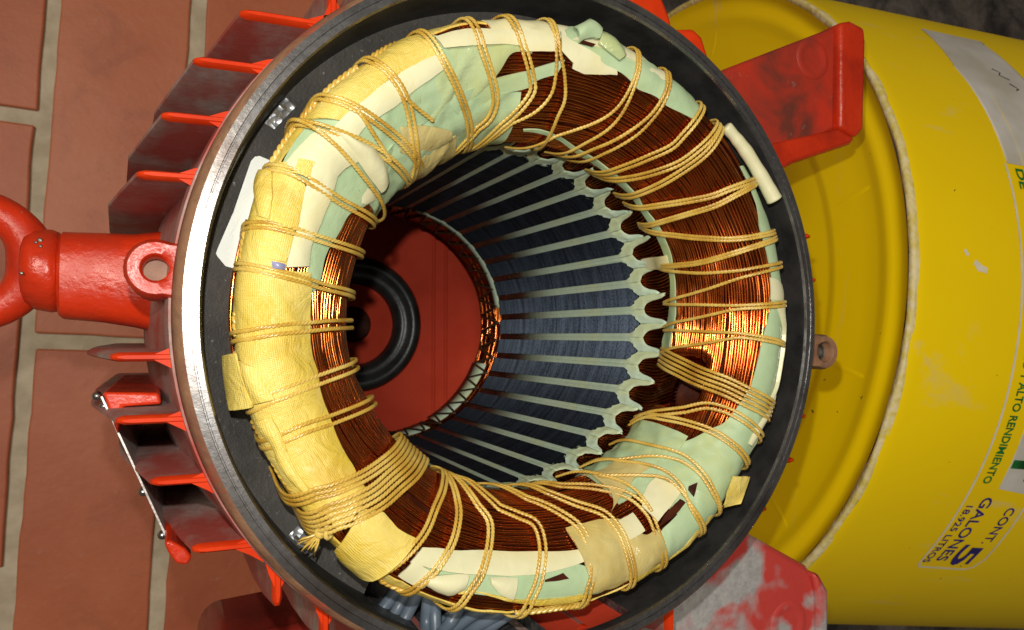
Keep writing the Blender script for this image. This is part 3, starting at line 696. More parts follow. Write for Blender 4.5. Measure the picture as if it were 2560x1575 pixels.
CABLES = [([(0.9, -57.3, 22.0), (1.9, -60.1, 20.0), (-4.6, -63.3, 19.0), (-11.1, -66.1, 21.0), (-14.9, -70.0, 22.0)], 1.39), ([(-2.2, -56.6, 23.0), (-1.3, -59.4, 21.0), (-8.5, -63.0, 20.0), (-14.9, -65.2, 22.0), (-18.6, -69.0, 23.0)], 1.37), ([(-5.8, -55.9, 24.0), (-4.9, -58.6, 22.0), (-12.0, -61.1, 21.0), (-18.6, -64.3, 23.0), (-22.2, -68.0, 24.0)], 1.23), ([(-8.0, -55.5, 23.0), (-7.2, -58.2, 21.0), (-13.2, -61.7, 20.0), (-20.8, -63.5, 22.0), (-24.3, -67.3, 23.0)], 1.2), ([(-10.3, -55.4, 21.0), (-9.5, -58.1, 19.0), (-15.8, -62.0, 18.0), (-22.6, -64.0, 20.0), (-26.1, -67.7, 21.0)], 1.28), ([(-15.2, -53.2, 25.0), (-14.4, -55.9, 23.0), (-16.8, -61.3, 22.0), (-20.6, -63.6, 24.0), (-24.1, -67.3, 25.0)], 1.35), ([(-20.2, -52.1, 24.0), (-19.5, -54.7, 22.0), (-19.8, -59.3, 21.0), (-20.7, -64.0, 23.0), (-24.2, -67.7, 24.0)], 1.25), ([(-21.5, -51.8, 23.0), (-20.9, -54.4, 21.0), (-21.2, -60.6, 20.0), (-22.4, -64.1, 22.0), (-25.9, -67.8, 23.0)], 1.38), ([(-22.0, -53.2, 18.0), (-21.4, -55.8, 16.0), (-24.0, -61.5, 15.0), (-26.7, -64.4, 17.0), (-30.2, -68.2, 18.0)], 1.29), ([(-23.5, -53.6, 16.0), (-22.9, -56.2, 14.0), (-25.0, -60.0, 13.0), (-28.6, -64.0, 15.0), (-32.1, -67.8, 16.0)], 1.18), ([(-25.1, -53.5, 14.0), (-24.5, -56.2, 12.0), (-27.8, -60.7, 11.0), (-30.6, -62.8, 13.0), (-34.0, -66.7, 14.0)], 1.35)]


# ================================================================== SETTING
FZ = -312.0
mb = MB()
mb.add([(-2500, -2500, FZ - 3), (2500, -2500, FZ - 3), (2500, 2500, FZ - 3), (-2500, 2500, FZ - 3)], [(0, 1, 2, 3)])
floor = mb.build('floor', 'mortar')
floor['kind'] = 'structure'
tilt = math.radians(3.1)
ct, st_ = math.cos(tilt), math.sin(tilt)
bricks = []
# columns run up the picture; seams measured on the floor
colx = [(-352, -287), (-279, -214), (-206, -141.5), (-133.5, -69), (-61, 4), (12, 79)]
offs = [60, -30, 107.5, -10, -116, 130]
BL = 240.0
for ci, (xa, xb) in enumerate(colx):
    y = offs[ci] - 4 * BL
    while y < 620:
        if ci == 3:
            ya, yb = y, y + BL - 8
        else:
            ya, yb = y, y + BL - 7
        y += BL
        j = [random.uniform(-1.1, 1.1) for _ in range(4)]
        q = [(xa + j[0], ya + j[1]), (xb + j[2], ya + j[3]), (xb + j[1], yb + j[0]), (xa + j[3], yb + j[2])]
        # wavy hand-made outline
        poly = []
        for i in range(4):
            p0, p1 = q[i], q[(i + 1) % 4]
            L = math.hypot(p1[0] - p0[0], p1[1] - p0[1])
            nn = max(2, int(L / 11))
            for k in range(nn):
                t = k / nn
                px, py = p0[0] + (p1[0] - p0[0]) * t, p0[1] + (p1[1] - p0[1]) * t
                w = 1.0 * N(px * 0.06 + ci * 9, py * 0.06, 3.3)
                poly.append((px + w, py + w * 0.8))
        poly = [(x * ct + yy * st_, -x * st_ + yy * ct) for x, yy in poly]
        m2 = MB()
        m2.prism(poly, FZ - 8, FZ + random.uniform(-0.5, 0.5))
        b = m2.build('brick', 'brick', floor, smooth=False, bev=1.2)
        bricks.append(b)
mb = MB()
n = 60
V = []; F = []
for i in range(n + 1):
    for k in range(n + 1):
        x = 95 + 1100 * i / n; yv = -900 + 1900 * k / n
        V.append((x, yv, FZ + 1.5 + 3.0 * N(x * 0.02, yv * 0.02, 1.7) + 1.5 * N(x * 0.07, yv * 0.07, 5)))
for i in range(n):
    for k in range(n):
        a = i * (n + 1) + k
        F.append((a, a + n + 1, a + n + 2, a + 1))
mb.add(V, F)
ground = mb.build('ground', 'concrete')
ground['kind'] = 'structure'

# ================================================================== MOTOR
motor = empty('electric_motor', (0, 0, FZ * S))
motor['label'] = 'red finned electric motor standing open on the brick floor, copper winding showing'
motor['category'] = 'motor'
INV = Matrix.Translation((0, 0, -FZ * S))
def P1(o):                                     # a part of the motor, modelled in world millimetres
    o.parent = motor
    o.matrix_parent_inverse = INV
    return o

# ---- housing shell
mb = MB()
mb.lathe([(67.6, 27), (69.0, 26.5), (69.6, 23), (69.5, 17), (70.3, 8), (72.0, -6), (74.0, -25), (75.2, -60), (75.2, -150), (76, -156), (76, -172), (66, -180), (60, -250), (54, -311.5)], 160)
housing = P1(mb.build('housing', 'dusty', smooth=True, sharp=40))
housing['label'] = 'dusty red cast housing'
mb = MB()
prof = [(64.1, 6), (64.1, 33.6), (64.4, 34.2), (65.3, 34.2), (65.4, 33.75), (65.6, 33.75), (65.7, 34.15), (66.9, 34.0)]
mb.lathe(prof[1:], 240)
P1(mb.build('rim', 'rim', smooth=True, sharp=30))['label'] = 'bare machined iron rim of the housing'
mb = MB()
mb.lathe([(66.9, 34.0), (67.7, 33.2), (68.3, 31.5), (68.6, 28.2), (67.6, 27)], 240)
P1(mb.build('rim_edge', 'rust', smooth=True, sharp=50))['label'] = 'rusty outer edge of the rim'
# inner wall with an opening where the leads leave
OA0, OA1 = -122.0, -73.0
mb = MB()
mb.lathe([(64.1, 33.6), (63.9, 33.0), (63.9, 4.0)], 140, OA1, OA0 + 360)
mb.lathe([(64.1, 33.6), (63.9, 33.0), (63.9, 31.5)], 40, OA0, OA1)
mb.lathe([(63.9, 31.5), (66.4, 31.5)], 40, OA0, OA1)
wall = P1(mb.build('inner_wall', 'black_wall', smooth=True, sharp=40))
mb = MB()
mb.lathe([(66.3, 32), (66.3, 4)], 30, OA0, -88.5)
for a in (OA0, -88.5, OA1):
    t = math.radians(a); c_, s_ = math.cos(t), math.sin(t)
    mb.add([(63.9 * c_, 63.9 * s_, 32), (66.4 * c_, 66.4 * s_, 32), (66.4 * c_, 66.4 * s_, 4), (63.9 * c_, 63.9 * s_, 4)], [(0, 1, 2, 3)])
P1(mb.build('lead_opening', 'grey_cast', smooth=True, sharp=40))
mb = MB()
mb.lathe([(66.2, 31.9), (66.2, 4)], 14, -88.4, OA1)
P1(mb.build('terminal_box_wall', 'red_dark', smooth=True))

# ---- cooling fins
def fin_h(y, x_tip, side, x_root=55, grow=9.5, th=0.72, ztop=26.0):
    """horizontal fin: plate parallel to the xz plane"""
    zs = [(ztop, -0.9), (ztop - 0.55, -0.1), (ztop - 1.9, 0.3), (ztop - 10, 1.8), (ztop - 20, 3.6), (ztop - 40, grow * 0.74), (ztop - 84, grow), (-140, grow)]
    mb = MB()
    V = []
    for z, g in zs:
        xt = side * (abs(x_tip) + g)
        xr = side * math.sqrt(66.2 ** 2 - y * y)
        q_ = 0.42 if z == ztop else (0.86 if z > ztop - 1 else 1.12)
        for (xx, yy) in ((xr, y - th * q_), (xt - side * 1.2, y - th * q_), (xt, y - th * 0.45 * q_), (xt, y + th * 0.45 * q_), (xt - side * 1.2, y + th * q_), (xr, y + th * q_)):
            V.append((xx, yy, z))
    F = []; mi = []
    for i in range(len(zs) - 1):
        for k in range(6):
            l = (k + 1) % 6
            F.append((i * 6 + k, i * 6 + l, (i + 1) * 6 + l, (i + 1) * 6 + k)); mi.append(1)
    mb.add(V, F[:12], 0); mb.add(V, F[12:], 1)
    mb.add([V[k] for k in range(6)], [tuple(range(6))], 0)
    # rounded root gusset in front, painted bright red
    xr = x_tip * 0.99
    gx = side * math.sqrt(max(1.0, 68.3 ** 2 - y * y))
    d = 2.6
    mb.add([(gx - side * 1.5, y - th - d, ztop - 0.3), (gx + side * d * 0.35, y - th - d * 0.40, ztop - 0.3), (gx + side * d * 1.25, y - th + 0.2, ztop - 0.3), (gx + side * d * 1.2, y + th - 0.2, ztop - 0.3), (gx + side * d * 0.3, y + th + d * 0.3, ztop - 0.3), (gx - side * 2, y + th + d * 0.6, ztop - 0.3), (gx - side * 2.2, y, ztop - 0.3)], [tuple(range(7))], 0)
    o = mb.build('cooling_fin', ['red_fin', 'dusty'], housing, smooth=True, sharp=60)
    return o
def fin_v(x, y_tip, side, y_root=45, grow=8.0, th=0.85, ztop=26.0):
    o = fin_h(-x if side > 0 else x, y_tip, side, y_root, grow, th, ztop)
    o.rotation_euler = (0, 0, math.radians(90))
    return o
for y, xt in ((53.2, 57.6), (43.6, 65.2), (33.4, 70.2), (23.0, 73.9), (-8.0, 77.5), (-18.6, 76.6), (-29.2, 71.2), (-41.2, 64.6)):
    fin_h(y, -xt, -1, 40)
for y, xt in ((19.7, 74.2), (9.1, 75.8), (-23.8, 72.3), (-34.1, 68.4), (-45, 60.0)):
    fin_h(y, xt, 1, 40, grow=1.0)
for x, yt in ((-41.4, 62.0), (-31.5, 69.0), (-21.0, 73.0), (-10.5, 75.0), (0.5, 76.0), (11, 75.0), (20, 73.0)):
    fin_v(x, yt, 1)
for x, yt in ((-50.6, 52.6), (-42.2, 60.0), (-33, 69.5), (-23.0, 73.0), (-12.0, 75.0), (0.0, 76), (12, 75), (23, 73), (33, 70)):
    fin_v(-x, -yt, -1)

# ---- bolt lugs on the rim
def lug(cx, cy, r, name, inner, mat, screw):
    a = math.atan2(cy, cx)
    mb = MB()
    poly = []
    for k in range(21):
        t = a - math.pi * 0.62 + math.pi * 1.24 * k / 20
        poly.append((cx + r * math.cos(t), cy + r * math.sin(t)))
    back = 64.5
    for da in (0.085, -0.085):
        poly.append((back * math.cos(a + da), back * math.sin(a + da)))
    hole = [(cx + inner * math.cos(2 * math.pi * k / 24), cy + inner * math.sin(2 * math.pi * k / 24)) for k in range(24)]
    # top ring between the outline and the hole
    n = len(poly)
    ang = lambda p: math.atan2(p[1] - cy, p[0] - cx)
    zt = 27.6
    out = []
    for h in hole:
        t = ang(h)
        # ray to outline
        best = None
        for i in range(n):
            p0, p1 = poly[i], poly[(i + 1) % n]
            dx, dy = math.cos(t), math.sin(t)
            ex, ey = p1[0] - p0[0], p1[1] - p0[1]
            den = dx * ey - dy * ex
            if abs(den) < 1e-9: continue
            u = ((p0[0] - cx) * ey - (p0[1] - cy) * ex) / den
            w = ((p0[0] - cx) * dy - (p0[1] - cy) * dx) / den
            if u > 0 and -1e-6 <= w <= 1 + 1e-6 and (best is None or u < best): best = u
        best = best or r
        out.append((cx + best * math.cos(t), cy + best * math.sin(t)))
    V = []
    for k in range(24):
        mx = (hole[k][0] + out[k][0]) / 2; my = (hole[k][1] + out[k][1]) / 2
        V += [(hole[k][0], hole[k][1], zt - 9), (hole[k][0], hole[k][1], zt - 0.5), (hole[k][0] + (mx - hole[k][0]) * 0.3, hole[k][1] + (my - hole[k][1]) * 0.3, zt), (mx + (out[k][0] - mx) * 0.55, my + (out[k][1] - my) * 0.55, zt - 0.1), (out[k][0], out[k][1], zt - 1.3), (out[k][0], out[k][1], zt - 18)]
    F = []
    for k in range(24):
        l = (k + 1) % 24
        for q in range(5):
            F.append((k * 6 + q, k * 6 + q + 1, l * 6 + q + 1, l * 6 + q))
    mb.add(V, F)
    o = mb.build(name, mat, None, smooth=True, sharp=50)
    P1(o)
    m2 = MB()
    if screw:
        m2.lathe([(0.01, 0), (inner * 0.5, 0), (inner * 0.55, 0.3), (inner * 0.62, -0.4), (inner * 0.68, 0.3), (inner * 0.75, -0.5), (inner * 0.9, 0.2), (inner * 0.99, -0.6)], 24)
    else:
        m2.lathe([(0.01, 0), (inner * 0.99, 0)], 24)
    m2.v = [(x + cx, y + cy, z + zt - (2.6 if screw else 7.5)) for x, y, z in m2.v]
    m2.build('bolt_end' if screw else 'hole_bottom', 'screw' if screw else 'rust', o, smooth=True, sharp=30)
    return o
lug(-71.0, 6.9, 5.0, 'bolt_lug', 2.1, 'red', False)['label'] = 'red bolt lug with an empty hole beside the eye bolt'
lug(76.6, -8.4, 4.3, 'bolt_lug', 2.3, 'rust', True)['label'] = 'rusty bolt lug on the side by the bucket'

# ---- feet
def foot(poly, lips, mat, label, z1=5.0, holes=()):
    mb = MB()
    mb.prism(poly, z1 - 16, z1)
    o = P1(mb.build('foot', mat, None, smooth=True, sharp=30, bev=1.6))
    o['label'] = label
    for lp in lips:
        m2 = MB()
        m2.prism(lp, z1 - 15.5, z1 + 2.0)
        m2.build('foot_lip', mat if mat != 'stained_red' else 'red', o, smooth=True, sharp=30, bev=1.3)
    for cx, cy, r in holes:
        m2 = MB()
        m2.lathe([(0.01, -0.2), (r * 0.55, -0.1), (r * 0.8, 0.25), (r, 0.35), (r * 1.12, 0.02)], 28)
        m2.v = [(x + cx, y + cy, z + z1 + 0.05) for x, y, z in m2.v]
        m2.build('bolt_recess', mat, o, smooth=True)
    return o
foot([(50, 57), (66, 66.5), (105, 84), (104, 53.5), (86, 44.5), (60, 30)],
     [[(103.8, 84.0), (108, 85.2), (113.5, 84), (114, 80), (112.8, 54.5), (110, 51.8), (103.5, 54)],
      [(103.3, 53.8), (110, 51.6), (107.5, 49.6), (87, 42.5), (70, 34), (66, 37), (80, 47.5)]], 'stained_red', 'red foot with a scuffed face, upper one in the photo', 5.0, [(95.5, 73, 5.2)])
foot([(40, -60), (70, -55.5), (92, -67.5), (96.5, -74), (96.5, -110), (50, -110), (46, -75)],
     [[(92.2, -69), (94.4, -69.4), (97.6, -74.5), (97.0, -110), (93.4, -110), (94, -76)]], 'worn_red', 'red foot rubbed over with grey dust, lower one in the photo', 5.0, [(85, -82, 5.5)])
foot([(-30, -76), (20, -77), (20, -120), (-30, -120)], [], 'red', 'red terminal box flange under the leads', -14.0)

# ---- terminal box below the lower fins
mb = MB()
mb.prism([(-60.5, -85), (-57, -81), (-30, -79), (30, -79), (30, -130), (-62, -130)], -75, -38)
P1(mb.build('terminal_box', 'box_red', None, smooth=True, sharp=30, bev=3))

# ---- lifting eye on its boss
boss = MB()
def ring_sec(x, yc, zc, hy, hz, n=28, p=3.2):
    out = []
    for k in range(n):
        t = 2 * math.pi * k / n
        c_, s_ = math.cos(t), math.sin(t)
        out.append((x, yc + hy * math.copysign(abs(c_) ** (2 / p), c_), zc + hz * math.copysign(abs(s_) ** (2 / p), s_)))
    return out
def loft(mb, secs, cap=True, mi=0):
    n = len(secs[0])
    V = [p for s_ in secs for p in s_]
    F = []
    for i in range(len(secs) - 1):
        for k in range(n):
            l = (k + 1) % n
            F.append((i * n + k, i * n + l, (i + 1) * n + l, (i + 1) * n + k))
    if cap:
        F.append(tuple(range(n))[::-1]); F.append(tuple((len(secs) - 1) * n + k for k in range(n)))
    mb.add(V, F, mi)
EZ = -22.0
loft(boss, [ring_sec(-90.3, 8.4, EZ, 8.6, 8.2), ring_sec(-89.6, 8.4, EZ, 9.3, 9.0), ring_sec(-82, 8.1, EZ, 9.7, 9.6), ring_sec(-76, 7.6, EZ, 10.2, 10.5), ring_sec(-70, 7.4, EZ - 1, 11.5, 13), ring_sec(-60, 7.4, EZ - 2, 13, 16)])
eb = P1(boss.build('lifting_boss', 'red', None, smooth=True, sharp=40))
mb = MB()
loft(mb, [ring_sec(-97.2, 9.8, EZ, 6.5, 6.5, p=2), ring_sec(-96.6, 9.8, EZ, 7.8, 7.8, p=2), ring_sec(-95, 9.7, EZ, 8.6, 8.6, p=2), ring_sec(-92, 9.4, EZ, 8.9, 8.9, p=2), ring_sec(-90.6, 9.2, EZ, 8.5, 8.5, p=2), ring_sec(-90.2, 9.1, EZ, 7.5, 7.5, p=2)])
eye = P1(mb.build('eye_bolt', 'red', None, smooth=True, sharp=60))
eye['label'] = 'red lifting eye bolt beside the brick floor'
mb = MB()
cx, cy = -106.5, 11.2
pts = [(cx + 10.9 * math.cos(t), cy + 10.9 * math.sin(t), EZ + 0.5 * math.sin(t)) for t in [2 * math.pi * k / 64 for k in range(64)]]
rad = [3.9 + 1.0 * max(0, math.cos(2 * math.pi * k / 64)) ** 6 for k in range(64)]
mb.tube(pts, rad, 18, closed=True)
mb.build('ring', 'red', eye, smooth=True)
mb = MB()                                          # chipped paint showing bare metal
for (x, y, r) in ((-93.4, 15.2, 0.55), (-93.2, 13.9, 0.4), (-94.1, 14.7, 0.35), (-102.4, 25.9, 0.9), (-96.3, 8.2, 0.4)):
    zz = EZ + math.sqrt(max(0.5, 8.95 ** 2 - (y - 9.5) ** 2)) if x > -97 else EZ + 0.4 + 3.0
    mb.ball((x, y, zz - 0.1), r, 8, 5, sq=(1, 1, 0.35))
mb.build('paint_chip', 'screw', eye, smooth=True)

for poly in LUGS:
    mb = MB()
    mb.prism(poly, -30, 24)
    P1(mb.build('flange_lug', 'red_fin', None, smooth=True, sharp=35, bev=1.0))

# ---- name plate, seen edge-on
mb = MB()
p0, p1 = Vector((-80.0, -15.6)), Vector((-68.2, -43.8))
d = (p1 - p0).normalized(); nn = Vector((d.y, -d.x))
if nn.x > 0: nn = -nn
q = [p0, p1, p1 + nn * 0.34, p0 + nn * 0.34]
mb.prism([tuple(v) for v in q], -62, 8)
plate = P1(mb.build('name_plate', 'plate_edge', None, smooth=False))
plate['label'] = 'thin metal name plate seen edge-on, riveted to the housing'
for t, z in ((-0.01, 6.0), (0.07, 2.0), (0.66, 3.0), (0.955, 4.5)):
    c_ = p0 + (p1 - p0) * t + nn * 0.7
    m2 = MB()
    m2.ball((0, 0, 0), 0.95, 12, 8, sq=(1, 1, 1))
    m2.v = [(x + c_.x + nn.x * 0.25, y + c_.y + nn.y * 0.25, zz + z) for x, y, zz in m2.v]
    m2.build('rivet', 'rivet', plate, smooth=True)
mb = MB()                                          # cast pads that carry the plate
a = p0 - nn * 0.05
mb.prism([(a.x, a.y + 0.8), (a.x + 9.5, a.y + 0.4), (a.x + 10, a.y - 1.8), (a.x + 3.4, a.y - 2.0), (a.x + 2.6, a.y - 6.5), (a.x + 7, a.y - 8), (-62, -26), (-60, -20)] [:4] + [(a.x + 2.6, a.y - 7.2)], -60, 9)
P1(mb.build('plate_pad', 'red', None, smooth=True, sharp=35, bev=0.6))
mb = MB()
mb.prism([(-69.3, -41.2), (-68.6, -43.0), (-67.2, -45.2), (-65.4, -45.6), (-64.6, -44.2), (-65.8, -42.6), (-68.4, -40.8)], -60, 18)
P1(mb.build('plate_pad', 'red', None, smooth=True, sharp=35, bev=1.2))

# ================================================================== STATOR CORE
mb = MB()
mb.lathe([(42.5, 0.0), (56.0, 3.0)], 160)
mb.lathe([(56.0, 3.0), (57.0, 17.0), (57.5, 18.0), (64.0, 20.0)], 150, OA1, OA0 + 360)
mb.lathe([(56.0, 3.0), (66.4, 4.5)], 40, OA0, OA1)
mb.lathe([(43.0, 0.0), (43.0, -86.3), (66, -86.3)], 144)
core = P1(mb.build('stator_core', 'ledge', None, smooth=True, sharp=40))
core['label'] = 'dark steel stator core inside the housing'
NS = 36
T0 = -2.1
mb = MB()
hw = 2.38
pr = [(-86.3, hw, 39.0), (-0.5, hw, 39.0), (0.0, hw * 0.97, 39.02), (0.1, hw * 0.93, 39.1), (1.2, hw * 0.74, 39.2), (1.3, hw * 0.5, 39.25), (2.2, hw * 0.3, 39.3), (2.9, hw * 0.08, 39.6)]
V = []
for z, w, r in pr:
    r2 = math.sqrt(r * r - w * w)
    V += [(43.2, -w, z), (r2, -w, z), (r, -w * 0.33, z), (r, w * 0.33, z), (r2, w, z), (43.2, w, z)]
F = []
for i in range(len(pr) - 1):
    for k in range(5):
        F.append((i * 6 + k, i * 6 + k + 1, (i + 1) * 6 + k + 1, (i + 1) * 6 + k))
F.append(tuple(range(6))[::-1]); F.append(tuple((len(pr) - 1) * 6 + k for k in range(6)))
mb.add(V, F)
tooth_me = mb.mesh('tooth', 'lamination', True)
tooth_me.set_sharp_from_angle(angle=math.radians(25))
def part_copy(name, me, parent, ang):
    o = bpy.data.objects.new(name, me)
    C.objects.link(o)
    o.parent = parent
    o.rotation_euler = (0, 0, math.radians(ang))
    return o
for k in range(NS):
    part_copy('tooth', tooth_me, core, T0 + 10 * k)
# slot papers with flared cuffs
def liner(seed, ang):
    rnd = random.Random(seed)
    fl_ = 3.3 * max(0.0, math.cos(math.radians(ang)))
    zs = [-86.3, -40, -1.0, 0.3, 0.9, 1.6, 2.6, 4.0, 4.5, 5.1, 5.9, 6.9, 7.9, 9.0, 10.2]
    hwv = [1.12, 1.12, 1.12, 1.8, 2.8, 3.3, 3.42, 3.45, 3.46, 3.48, 3.50, 3.52, 3.54, 3.56, 3.56]
    ntc = [0, 0, 0, 0, 0, 0, 0, 0.0, 0.9, 1.45, 1.85, 2.1, 2.25, 2.5, 3.1]
    tl, tr = rnd.uniform(-1.8, 2.2), rnd.uniform(-1.8, 2.2)
    V = []; F = []
    m = 9
    for i, z in enumerate(zs):
        for sgn in (-1, 1):
            for k in range(m):
                t = k / (m - 1)
                w = ntc[i] + (hwv[i] - ntc[i]) * t
                zz = z
                if z > 5:
                    zz = z + (z - 5) / 6.0 * (tl if sgn < 0 else tr)
                rr = 39.3 - 0.03 * max(0, z) + fl_ * (min(1, max(0, z / 10.5)) ** 1.1) - (0.25 * math.sin(math.pi * min(1, t)) if z > 3 else 0) + (0.12 * t * t if z > 2 else 0)
                if i >= 3: rr += 0.26 * N(w * 1.5 + seed * 7, z * 0.45, sgn * 3.0) + (0.30 * (abs(((w * 1.1 + 0.6 * N(seed * 3.7, sgn)) % 1.0) - 0.5) - 0.25) if z > 1 else 0)
                phi = sgn * w / 39.3 * (1 + 0.0 * fl_)
                V.append((rr * math.cos(phi), rr * math.sin(phi), zz))
    for i in range(len(zs) - 1):
        for sg in range(2):
            for k in range(m - 1):
                a = i * 2 * m + sg * m + k; b = a + 2 * m
                F.append((a, a + 1, b + 1, b) if sg else (a, b, b + 1, a + 1))
    mb = MB(); mb.add(V, F)
    me = mb.mesh('slot_liner', 'slot_green', True)
    return me
for k in range(NS):
    o = part_copy('slot_liner', liner(k, T0 + 5 + 10 * k), core, T0 + 5 + 10 * k)
    md = o.modifiers.new('thickness', 'SOLIDIFY'); md.thickness = 0.22 * S; md.offset = 0

# ---- far end: end shield, bearing seat, rear winding
SZ = -145.0
mb = MB()
mb.lathe([(27.6, SZ - 0.6), (28.4, SZ), (66, SZ)], 120)
shield = P1(mb.build('end_shield', 'red_dark', None, smooth=True, sharp=40))
mb = MB()
mb.lathe([(27.6, SZ - 0.8), (27.0, SZ + 1.4), (25.2, SZ + 3.0), (22.6, SZ + 2.8), (21.6, SZ + 0.6), (20.0, SZ + 0.8), (18.4, SZ + 0.2), (17.2, SZ - 1.5), (16.4, SZ - 6)], 90)
mb.build('bearing_seat', 'rubber', shield, smooth=True)
mb = MB()
mb.lathe([(16.6, SZ - 5), (7.4, SZ - 5)], 60)
mb.build('bearing_cover', 'red_dark', shield, smooth=True)
mb = MB()
mb.lathe([(7.5, SZ - 4.9), (7.0, SZ - 5.4), (0.01, SZ - 5.6)], 40)
mb.build('shaft_hole', 'copper_dark', shield, smooth=True)
for xa, xb in ((32.2, 33.6), (37.6, 39.0)):
    mb = MB()
    mb.prism([(xa, -60), (xb, -60), (xb, 60), (xa, 60)], SZ - 1, SZ + 0.8)
    mb.build('ridge', 'red_dark', shield, smooth=True, sharp=30, bev=0.5)
mb = MB()
for i in range(34):
    z = -87.0 - i * 0.62
    r0 = 39.9 + 0.06 * (i - 16) ** 2 * 0.02
    mb.tube([((r0 + 0.25 * N(i * 0.7, t * 3)) * math.cos(t), (r0 + 0.25 * N(i * 0.7, t * 3)) * math.sin(t), z + 0.3 * N(t * 2, i * .2)) for t in [2 * math.pi * k / 140 for k in range(140)]], 0.34, 5, closed=True)
rw = P1(mb.build('rear_winding', 'copper', None, smooth=True))
mb = MB()
mb.lathe([(40.4, -86.5), (40.4, -107), (44, -109)], 90)
mb.build('rear_coil_body', 'copper_dark', rw)
for a0, a1, z0, z1 in ((8, 78, -86.8, -92.5), (-62, -22, -94, -108), (95, 170, -87, -96), (190, 262, -88, -97), (278, 292, -92, -107)):
    mb = MB()
    mb.lathe([(39.35, z0), (39.1, (z0 + z1) / 2), (39.3, z1)], 30, a0, a1)
    mb.build('rear_paper', 'slot_green', rw, smooth=True, thick=0.2)
mb = MB()
zz = []
for k in range(0, 361):
    t = math.radians(k)
    ph = (k % 9) / 9.0
    z = -88.5 - 17 * (1 - abs(2 * ph - 1))
    zz.append(((39.0) * math.cos(t), 39.0 * math.sin(t), z))
mb.tube(zz, 0.42, 5)
mb.build('rear_lacing_cord', 'cord_dark', rw, smooth=True)

# ================================================================== FRONT WINDING
def prof_dense(n=14):
    P = [Vector((r, z, 0)) for r, z in PROF]
    return catmull(P, n)
PD = prof_dense()
PL = [0.0]
for i in range(1, len(PD)):
    PL.append(PL[-1] + (PD[i] - PD[i - 1]).length)
STOT = PL[-1]
def prof(s_):
    s_ = min(max(s_, 0.0), STOT - 1e-4)
    lo, hi = 0, len(PL) - 1
    while hi - lo > 1:
        m = (lo + hi) // 2
        if PL[m] <= s_: lo = m
        else: hi = m
    t = (s_ - PL[lo]) / (PL[hi] - PL[lo])
    p = PD[lo].lerp(PD[hi], t)
    d = (PD[min(hi + 1, len(PD) - 1)] - PD[max(lo - 1, 0)]).normalized()
    return p.x, p.y, -d.y, d.x
def FLARE(th, s_):
    c_ = math.cos(math.radians(th))
    if c_ <= 0: return 0.0
    up = min(1.0, max(0.0, s_ / 13.0)); up = up * up * (3 - 2 * up)
    dn = min(1.0, max(0.0, (s_ - 21) / 19.0)); dn = 1 - dn * dn * (3 - 2 * dn)
    return 3.6 * c_ * up * dn
def DENT(th, s_):
    d = (th + 180) % 360 - 180 + 21
    return -11.0 * math.exp(-(d / 7.0) ** 4) * math.exp(-((s_ - 19.5) / 8.0) ** 4)
def CP_(th, s_, h):
    """a point of the coil head: angle in degrees, distance along its section, height above it"""
    extra = 0.0
    if s_ > STOT - 0.5: s_, extra = STOT - 0.5, s_ - STOT + 0.5
    r, z, nr, nz = prof(s_)
    r += FLARE(th, s_)
    t = math.radians(th)
    lump = 0.5 * N(2.2 * math.cos(t), 2.2 * math.sin(t), s_ * 0.055) + 0.2 * N(6 * math.cos(t), 6 * math.sin(t), s_ * 0.12 + 9)
    w = min(1.0, max(0.0, (s_ - 12) / 8))
    h = h + lump * w
    r += nr * h; z += nz * h - extra
    return Vector((r * math.cos(t), r * math.sin(t), z))

mb = MB()
secs = []
NT = 180
V = []; F = []
ss = [STOT * k / 60 for k in range(61)]
for i in range(NT):
    for s_ in ss:
        V.append(CP_(360 * i / NT, s_, (-0.55 if s_ > 16 else -1.2) + DENT(360 * i / NT, s_)))
m = len(ss)
for i in range(NT):
    j = (i + 1) % NT
    for k in range(m - 1):
        F.append((i * m + k, j * m + k, j * m + k + 1, i * m + k + 1))
mb.add(V, F)
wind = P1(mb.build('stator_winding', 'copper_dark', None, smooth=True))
wind['label'] = 'copper coil ring wrapped in papers and tapes and laced with cord'

mb = MB()
i = 0
s0 = 15.5
while s0 < 70:
    grp = i // 9
    pts = []
    sd = grp * 3.17
    for k in range(300):
        th = 360 * k / 300
        t = math.radians(th)
        cx_, sy_ = math.cos(t), math.sin(t)
        dr = 1.6 * N(1.3 * cx_ + sd * 0.2, 1.3 * sy_, 2.0) + 0.55 * N(2.6 * cx_, 2.6 * sy_, sd) + 0.20 * N(5 * cx_, 5 * sy_, i * 0.9) + 0.16 * N(th * 0.11, i * 2.7, 4.4)
        h = -0.18 + 0.26 * N(3.4 * cx_, 3.4 * sy_, i * 0.55) + 0.10 * N(th * 0.13, i * 1.9, 8.1) + 0.16 * math.sin((i % 9) / 9 * math.pi)
        pts.append(CP_(th, s0 + dr, h + DENT(th, s0 + dr)))
    mb.tube(pts, 0.325, 6, closed=True)
    i += 1
    s0 += 0.655
wires = mb.build('copper_wires', 'copper', wind, smooth=True)
wires['kind'] = 'stuff'
wires['label'] = 'fine enamelled copper wires of the coil ring'

